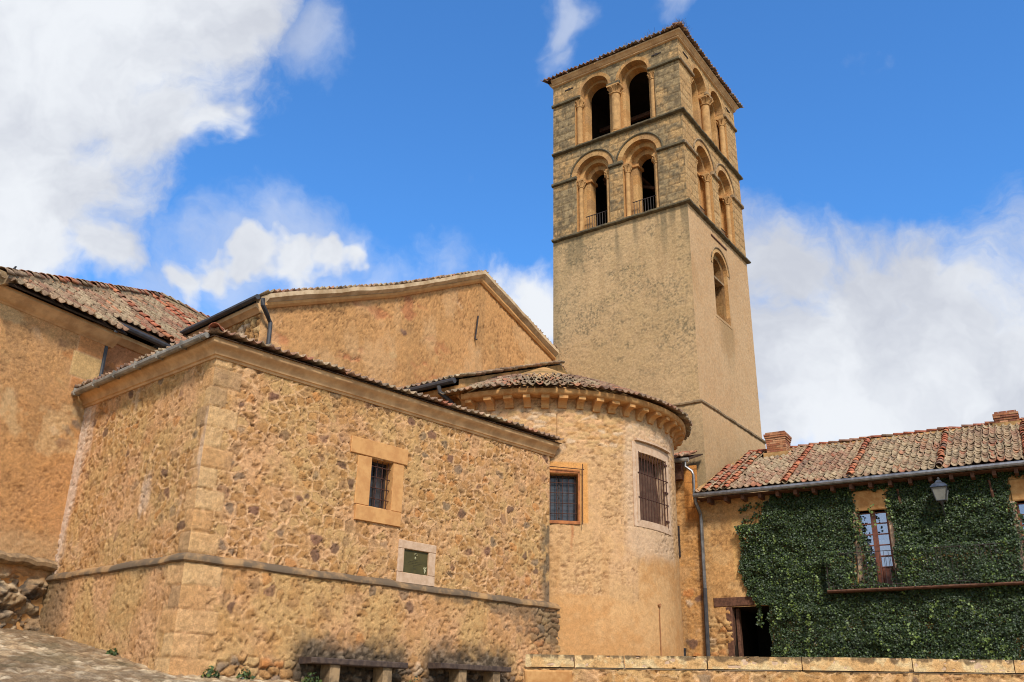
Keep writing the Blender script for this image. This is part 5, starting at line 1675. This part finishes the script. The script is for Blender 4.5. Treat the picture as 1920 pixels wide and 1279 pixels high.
# ---------------------------------------------------------------- ivy
ivy = thing('ivy', HS.p(5, .1, 3.0), 'thick dark green ivy climbing over most of the house front', 'climbing plant')
lbx = np.array([2.30, 3.35, 4.2, 4.75, 4.78, 5.05, 5.4, 5.9, 6.6, 7.2, 7.26, 7.6, 8.2])
lbu = np.array([1.95, 1.95, 1.98, 1.90, 1.60, 1.42, 1.25, 1.15, 1.20, 1.24, 1.85, 2.05, 2.3])


def ivy_ok(u, z, m=0.0):
    left = np.interp(z, lbx, lbu) + .42 * (fbm(u * 4, z * 4, 4, 171) - .5)
    ok = (u > left) & (z < 8.24 - .16 * fbm(u * 5, u * 0, 3, 173)) & (z > 2.3) & (u < 11.4)
    for (a, b, c, d) in ((4.66, 5.76, 5.2, 7.42), (4.66, 5.76, 7.38, 7.98), (8.94, 10.05, 5.2, 7.98)):
        e = np.minimum(np.minimum(u - a, b - u), np.minimum(z - c, d - z)) + .30 * (fbm(u * 5, z * 5, 4, 175) - .5)
        ok &= ~(e > 0)
    return ok


def leaf_mesh(nm, P, Nrm, size, cols, parent):
    n = len(P)
    # five-pointed leaf folded along its midrib
    prof = np.array([(0, -.55, 0), (-.42, -.32, .06), (-.50, .10, .10), (-.16, .16, .03), (0, .62, -.06), (.16, .16, .03), (.50, .10, .10), (.42, -.32, .06), (0, .05, -.04)])
    fcs = np.array([(8, 0, 1), (8, 1, 2), (8, 2, 3), (8, 3, 4), (8, 4, 5), (8, 5, 6), (8, 6, 7), (8, 7, 0)])
    up = np.tile(np.array([0, 0, -1.0]), (n, 1)) + rng.normal(0, .45, (n, 3))     # tips hang down
    Nrm = Nrm / np.linalg.norm(Nrm, axis=1)[:, None]
    Yv = up - (up * Nrm).sum(1)[:, None] * Nrm; Yv /= np.linalg.norm(Yv, axis=1)[:, None]
    Xv = np.cross(Yv, Nrm)
    V = P[:, None] + size[:, None, None] * (prof[None, :, 0:1] * Xv[:, None] + prof[None, :, 1:2] * Yv[:, None] + prof[None, :, 2:3] * Nrm[:, None])
    Fq = (fcs[None] + (np.arange(n) * len(prof))[:, None, None]).reshape(-1, 3)
    return link_mesh(nm, V.reshape(-1, 3), Fq, M['leaf'], parent, np.repeat(cols[:, None], len(prof), 1).reshape(-1, 3))


N_ = 210000
u = rng.uniform(1.0, 10.6, N_); z = rng.uniform(2.5, 8.2, N_)
ok = ivy_ok(u, z)
u, z = u[ok], z[ok]
lump = fbm(u * 1.6, z * 2.2, 5, 181); fine_ = fbm(u * 5, z * 6, 3, 183)
depth = .03 + .34 * np.clip(lump - .30, 0, 1) + .12 * (fine_ - .3) + rng.uniform(-.10, .07, len(u))
depth = np.where((z > 5.1) & (z < 6.2) & (u > 3.8), depth * .8 + .25, depth) * (.6 + .4 * sst(8.1, 7.4, z))
# hanging sprays and a few runners over the balcony edge
depth = np.clip(depth, .01, .6)
P = HS.pos(u, depth, z)
Nn = Z3(HS.n)[None] + rng.normal(0, .55, (len(u), 3)) + np.array([0, 0, .35])
size = rng.uniform(.028, .060, len(u)) * (.8 + .5 * fbm(u * 1.2, z * 1.2, 3, 187))
pal = [np.array(c) * 1.15 for c in ((.027, .046, .011), (.019, .033, .009), (.041, .064, .015), (.015, .025, .008), (.080, .112, .022), (.125, .155, .03))]
tip = sst(.52, .70, fbm(u * 2.1, z * 1.3, 4, 185)) * sst(.0, .1, depth - .12)
t_ = rng.random(len(u))
cols = pick(t_, pal, [.34, .60, .80, .95, .988, 1.01])
yel = (rng.random(len(u)) < .16 * tip * (1 + 1.6 * sst(5.0, 3.6, z) * sst(6, 8, u)))
cols[yel] = np.array([.14, .20, .035]) * rng.uniform(.7, 1.3, (yel.sum(), 1))
leaf_mesh('foliage', P, Nn, size, cols, ivy)
# trailing shoots in front of the openings
P = []
def shoot(pts, n, spread):
    pts = np.array(pts, float)
    for k in range(n):
        t = random.random() * (len(pts) - 1); i = int(t); q = pts[i] * (1 - (t - i)) + pts[min(i + 1, len(pts) - 1)] * (t - i)
        P.append((q[0] + random.gauss(0, spread), q[1] + random.gauss(0, spread * .6), q[2] + random.gauss(0, spread)))
shoot([(4.72, .12, 7.3), (4.80, .14, 6.7), (4.92, .15, 6.35), (5.0, .16, 5.9), (4.98, .16, 5.5), (4.9, .2, 5.2)], 620, .085)
shoot([(5.12, .16, 5.75), (5.1, .2, 5.2)], 120, .06)
shoot([(1.62, .12, 4.9), (1.66, .1, 4.5), (1.62, .08, 4.15)], 110, .045)
shoot([(1.3, .06, 7.7), (1.55, .08, 7.78), (2.0, .1, 7.85)], 60, .05)
shoot([(1.35, .04, 7.3), (1.6, .05, 7.4), (2.0, .1, 7.6)], 60, .06)
shoot([(4.70, .06, 7.4), (4.66, .05, 7.9)], 160, .06); shoot([(5.76, .06, 7.0), (5.74, .06, 7.95)], 160, .05)
shoot([(2.5, .50, 8.25), (3.4, .52, 8.22), (3.9, .5, 8.2)], 60, .05)
shoot([(5.68, .12, 5.6), (5.62, .14, 5.2)], 90, .05)
shoot([(9.0, .1, 7.2), (9.05, .12, 6.2), (9.1, .14, 5.3)], 200, .07)
nA = len(P)
for k in range(26):
    u_ = random.uniform(2.2, 10.2); z_ = random.uniform(3.0, 5.2) if k % 3 else random.uniform(5.5, 7.8); pts = [(u_, .36, z_)]
    for q in range(4): pts.append((pts[-1][0] + random.gauss(0, .12), .36, pts[-1][2] - random.uniform(.08, .22)))
    shoot(pts, 16, .03)
P = np.array(P); sp_ = HS.pos(P[:, 0], P[:, 1], P[:, 2])
cl = pick(rng.random(len(P)), pal, [.3, .5, .7, .8, .93, 1.01])
cl[nA:] = np.array([.115, .155, .03]) * rng.uniform(.6, 1.3, (len(P) - nA, 1))
leaf_mesh('trailing_shoots', sp_, Z3(HS.n)[None] + rng.normal(0, .5, (len(P), 3)) + np.array([0, 0, .3]), rng.uniform(.045, .085, len(P)), cl, ivy)
mb = MB()
for k in range(46):
    uu = random.uniform(1.9, 10.3); zz_ = 2.4; pts = [HS.pos(uu, .03, zz_)]
    while zz_ < 7.6:
        zz_ += .45; uu += random.gauss(0, .14)
        if not ivy_ok(np.array([uu]), np.array([zz_]))[0]: break
        pts.append(HS.pos(uu, .03 + .02 * random.random(), zz_))
    if len(pts) > 2: mb.tube(pts, list(np.linspace(.028, .008, len(pts))), 5)
mb.build('stems', M['stem'], ivy)

# ---------------------------------------------------------------- wall lantern
LT = thing('wall_lantern', HS.p(7.23, .55, 7.3), 'black four-sided street lantern with frosted glass on a bracket above the ivy', 'lantern')
cu, co = 7.22, .55
mb = MB()
def ring4(r, z): return [HS.pos(cu + sx * r, co + sy * r, z) for sx, sy in ((-1, -1), (1, -1), (1, 1), (-1, 1))]
lo, hi = ring4(.125, 7.37), ring4(.205, 7.74)
for k in range(4):
    mb.tube([lo[k], hi[k]], .014, 5); mb.tube([lo[k], lo[(k + 1) % 4]], .014, 5); mb.tube([hi[k], hi[(k + 1) % 4]], .016, 5)
mb.tube([HS.pos(cu, co, 7.37), HS.pos(cu, co, 7.30), HS.pos(cu, co, 7.24)], [.09, .05, .02], 8)
fr = mb.build('frame', M['lampmetal'], LT)
mb = MB(); lo, hi = ring4(.118, 7.375), ring4(.196, 7.735)
mb.add(lo + hi, [(0, 1, 5, 4), (1, 2, 6, 5), (2, 3, 7, 6), (3, 0, 4, 7), (0, 1, 2, 3)]); mb.build('glass', M['lampglass'], fr)
mb = MB()
r1, r2, r3, r4 = ring4(.235, 7.745), ring4(.16, 7.84), ring4(.10, 7.88), ring4(.05, 7.96)
vs = r1 + r2 + r3 + r4; fs = [(0, 3, 2, 1), (12, 13, 14, 15)]
for b in (0, 4, 8):
    for k in range(4): fs.append((b + k, b + (k + 1) % 4, b + 4 + (k + 1) % 4, b + 4 + k))
mb.add(vs, fs); mb.tube([HS.pos(cu, co, 7.96), HS.pos(cu, co, 8.01), HS.pos(cu, co, 8.05)], [.03, .045, .01], 8)
mb.build('cap', plain_mat('pale_lantern_cap', (.12, .125, .13), (.06, .063, .066), 9, .3, .05, .002, .6, Metallic=.5), LT)
mb = MB()
mb.tube([HS.pos(cu, .02, 7.0), HS.pos(cu, .25, 7.02), HS.pos(cu, .45, 7.10), HS.pos(cu, co, 7.24)], .02, 6)
mb.tube([HS.pos(cu, .02, 7.25), HS.pos(cu, .30, 7.05)], .014, 5); mb.box(HS, cu - .04, cu + .04, .0, .03, 6.9, 7.35)
mb.build('bracket', M['lampmetal'], LT)

# ================================================================== LOW WALL IN FRONT
low = thing('coping_wall', LW.p(4, 0, 2.0), 'low rubble wall topped with pale yellow coping blocks in front of the apse and house', 'low wall')
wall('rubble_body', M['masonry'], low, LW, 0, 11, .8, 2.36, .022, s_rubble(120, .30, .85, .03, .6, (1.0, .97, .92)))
mb = MB(); mb.box(LW, .0, 11, -.44, -.04, .8, 2.36); mb.box(LW, -.02, .02, -.44, -.01, .8, 2.36); mb.build('body_core', M['stone'], low)


def cop_style(sd):
    def st(u, z):
        n = fbm(u * 2.2, z * 5, 5, sd); b = fbm(u * 9, z * 12, 4, sd + 1); c = fbm(u * 30, z * 30, 3, sd + 2)
        col = mixc(alb(224, 184, 124), alb(210, 162, 102), sst(.35, .65, n)) * (.84 + .32 * c)[..., None]
        col = mixc(col, alb(222, 194, 140), sst(.5, .62, fbm(u * 5, z * 8, 4, sd + 3)) * .6)
        dr = sst(.56, .68, fbm(u * 7.5, z * 1.4, 4, sd + 4) * .75 + .30 * sst(2.44, 2.58, z))
        col = mixc(col, alb(92, 72, 50), dr * .8)
        sp = sst(.70, .76, fbm(u * 8, z * 10, 3, sd + 5))
        col = mixc(col, alb(70, 54, 44), sp * .8)
        return col, .018 * (n - .5) + .022 * (b - .5) + .008 * (c - .5) - .035 * sp
    return st


edges = [0, .885, 1.77, 3.22, 4.84, 6.69, 8.35, 9.9, 11]
for i in range(len(edges) - 1):
    a, b = edges[i] + .008, edges[i + 1] - .008
    dz = random.uniform(-.008, .008)
    mb = MB(); mb.rbox(LW, a + .01, b - .01, -.46, .03, 2.385, 2.575 + dz, .02, jit=.004)
    core = mb.build('coping_stone', M['pale'], low)
    wall('stone_face', M['masonry'], core, LW, a, b, 2.378, 2.59 + dz, .018, cop_style(200 + 7 * i), off=.036)
    # weathered top
    class TopF:
        def __init__(s, z): s.z = z
        def pos(s, u, off, z):
            u, off, z = np.broadcast_arrays(np.asarray(u, float), np.asarray(off, float), np.asarray(z, float))
            q = LW.pos(u, .036 - (z - 2.378), 0); q = q.copy(); q[..., 2] = s.z + off; return q
    wall('stone_top', M['masonry'], core, TopF(2.59 + dz), a, b, 2.378, 2.378 + .50, .04, cop_style(203 + 7 * i))
# rubble quoins at the low wall's end
mb = MB()
for k, z in enumerate((2.33, 2.02, 1.72, 1.4)):
    mb.rbox(LW, -.02, .85 - .2 * (k % 2), -.4, .035, z - .27, z, .03, jit=.012)
mb.build('end_blocks', M['stone'], low)

# small black pot standing behind the wall by the apse
pot = MB(); pc_ = AN.pos(-.84, .30, 0)
pot.lathe(pc_, [(.12, 3.0), (.14, 3.25), (.15, 3.50), (.165, 3.51), (.165, 3.56), (.145, 3.56), (.13, 3.46), (.11, 3.45)], 14)
po = pot.build('bucket', M['plastic'], None, True, origin=(pc_[0], pc_[1], 3.0)); tag(po, 'small black plastic bucket standing at the foot of the apse', 'bucket')

# weeds rooted where walls meet the street
spots = [(SR.pos(.62, .32, 0), 'green weed tuft rooted in the rubble near the ashlar corner', .16), (SR.pos(1.3, .35, 0), 'spreading green weed at the foot of the rubble wall before the long bench', .17),
         (SR.pos(2.75, .34, 0), 'weed clump growing beneath the end of the long bench', .2), (SR.pos(5.35, .34, 0), 'weed clump growing between the two concrete benches', .2),
         (SL.pos(1.85, .16, 0), 'tiny weed at the shaded foot of the smoothed annex wall', .11), (LW.pos(-.15, .25, 0), 'leafy weed beside the end blocks of the low coping wall', .24)]
for i, (q_, lab, s_) in enumerate(spots):
    b = np.array([q_[0], q_[1], float(gz(q_[0], q_[1])) + .02]); n = 90
    a = rng.uniform(0, 2 * math.pi, n); r = s_ * np.sqrt(rng.random(n)); h = s_ * 1.3 * rng.random(n) * (1.2 - r / s_)
    P = b + np.stack([r * np.cos(a), r * np.sin(a), h], -1)
    Nn = np.stack([np.cos(a) * .6, np.sin(a) * .6, .5 + 0 * a], -1) + rng.normal(0, .4, (n, 3))
    cl = pick(rng.random(n), pal, [.2, .3, .7, .8, .97, 1.01])
    wo_ = leaf_mesh('weed', P, Nn, rng.uniform(.03, .07, n), cl, None)
    me = wo_.data; co = np.empty(len(me.vertices) * 3, np.float32); me.vertices.foreach_get('co', co); co = co.reshape(-1, 3) - b.astype(np.float32); me.vertices.foreach_set('co', co.ravel()); me.update(); wo_.location = b
    tag(wo_, lab, 'weed', 'weeds along the foot of the walls')
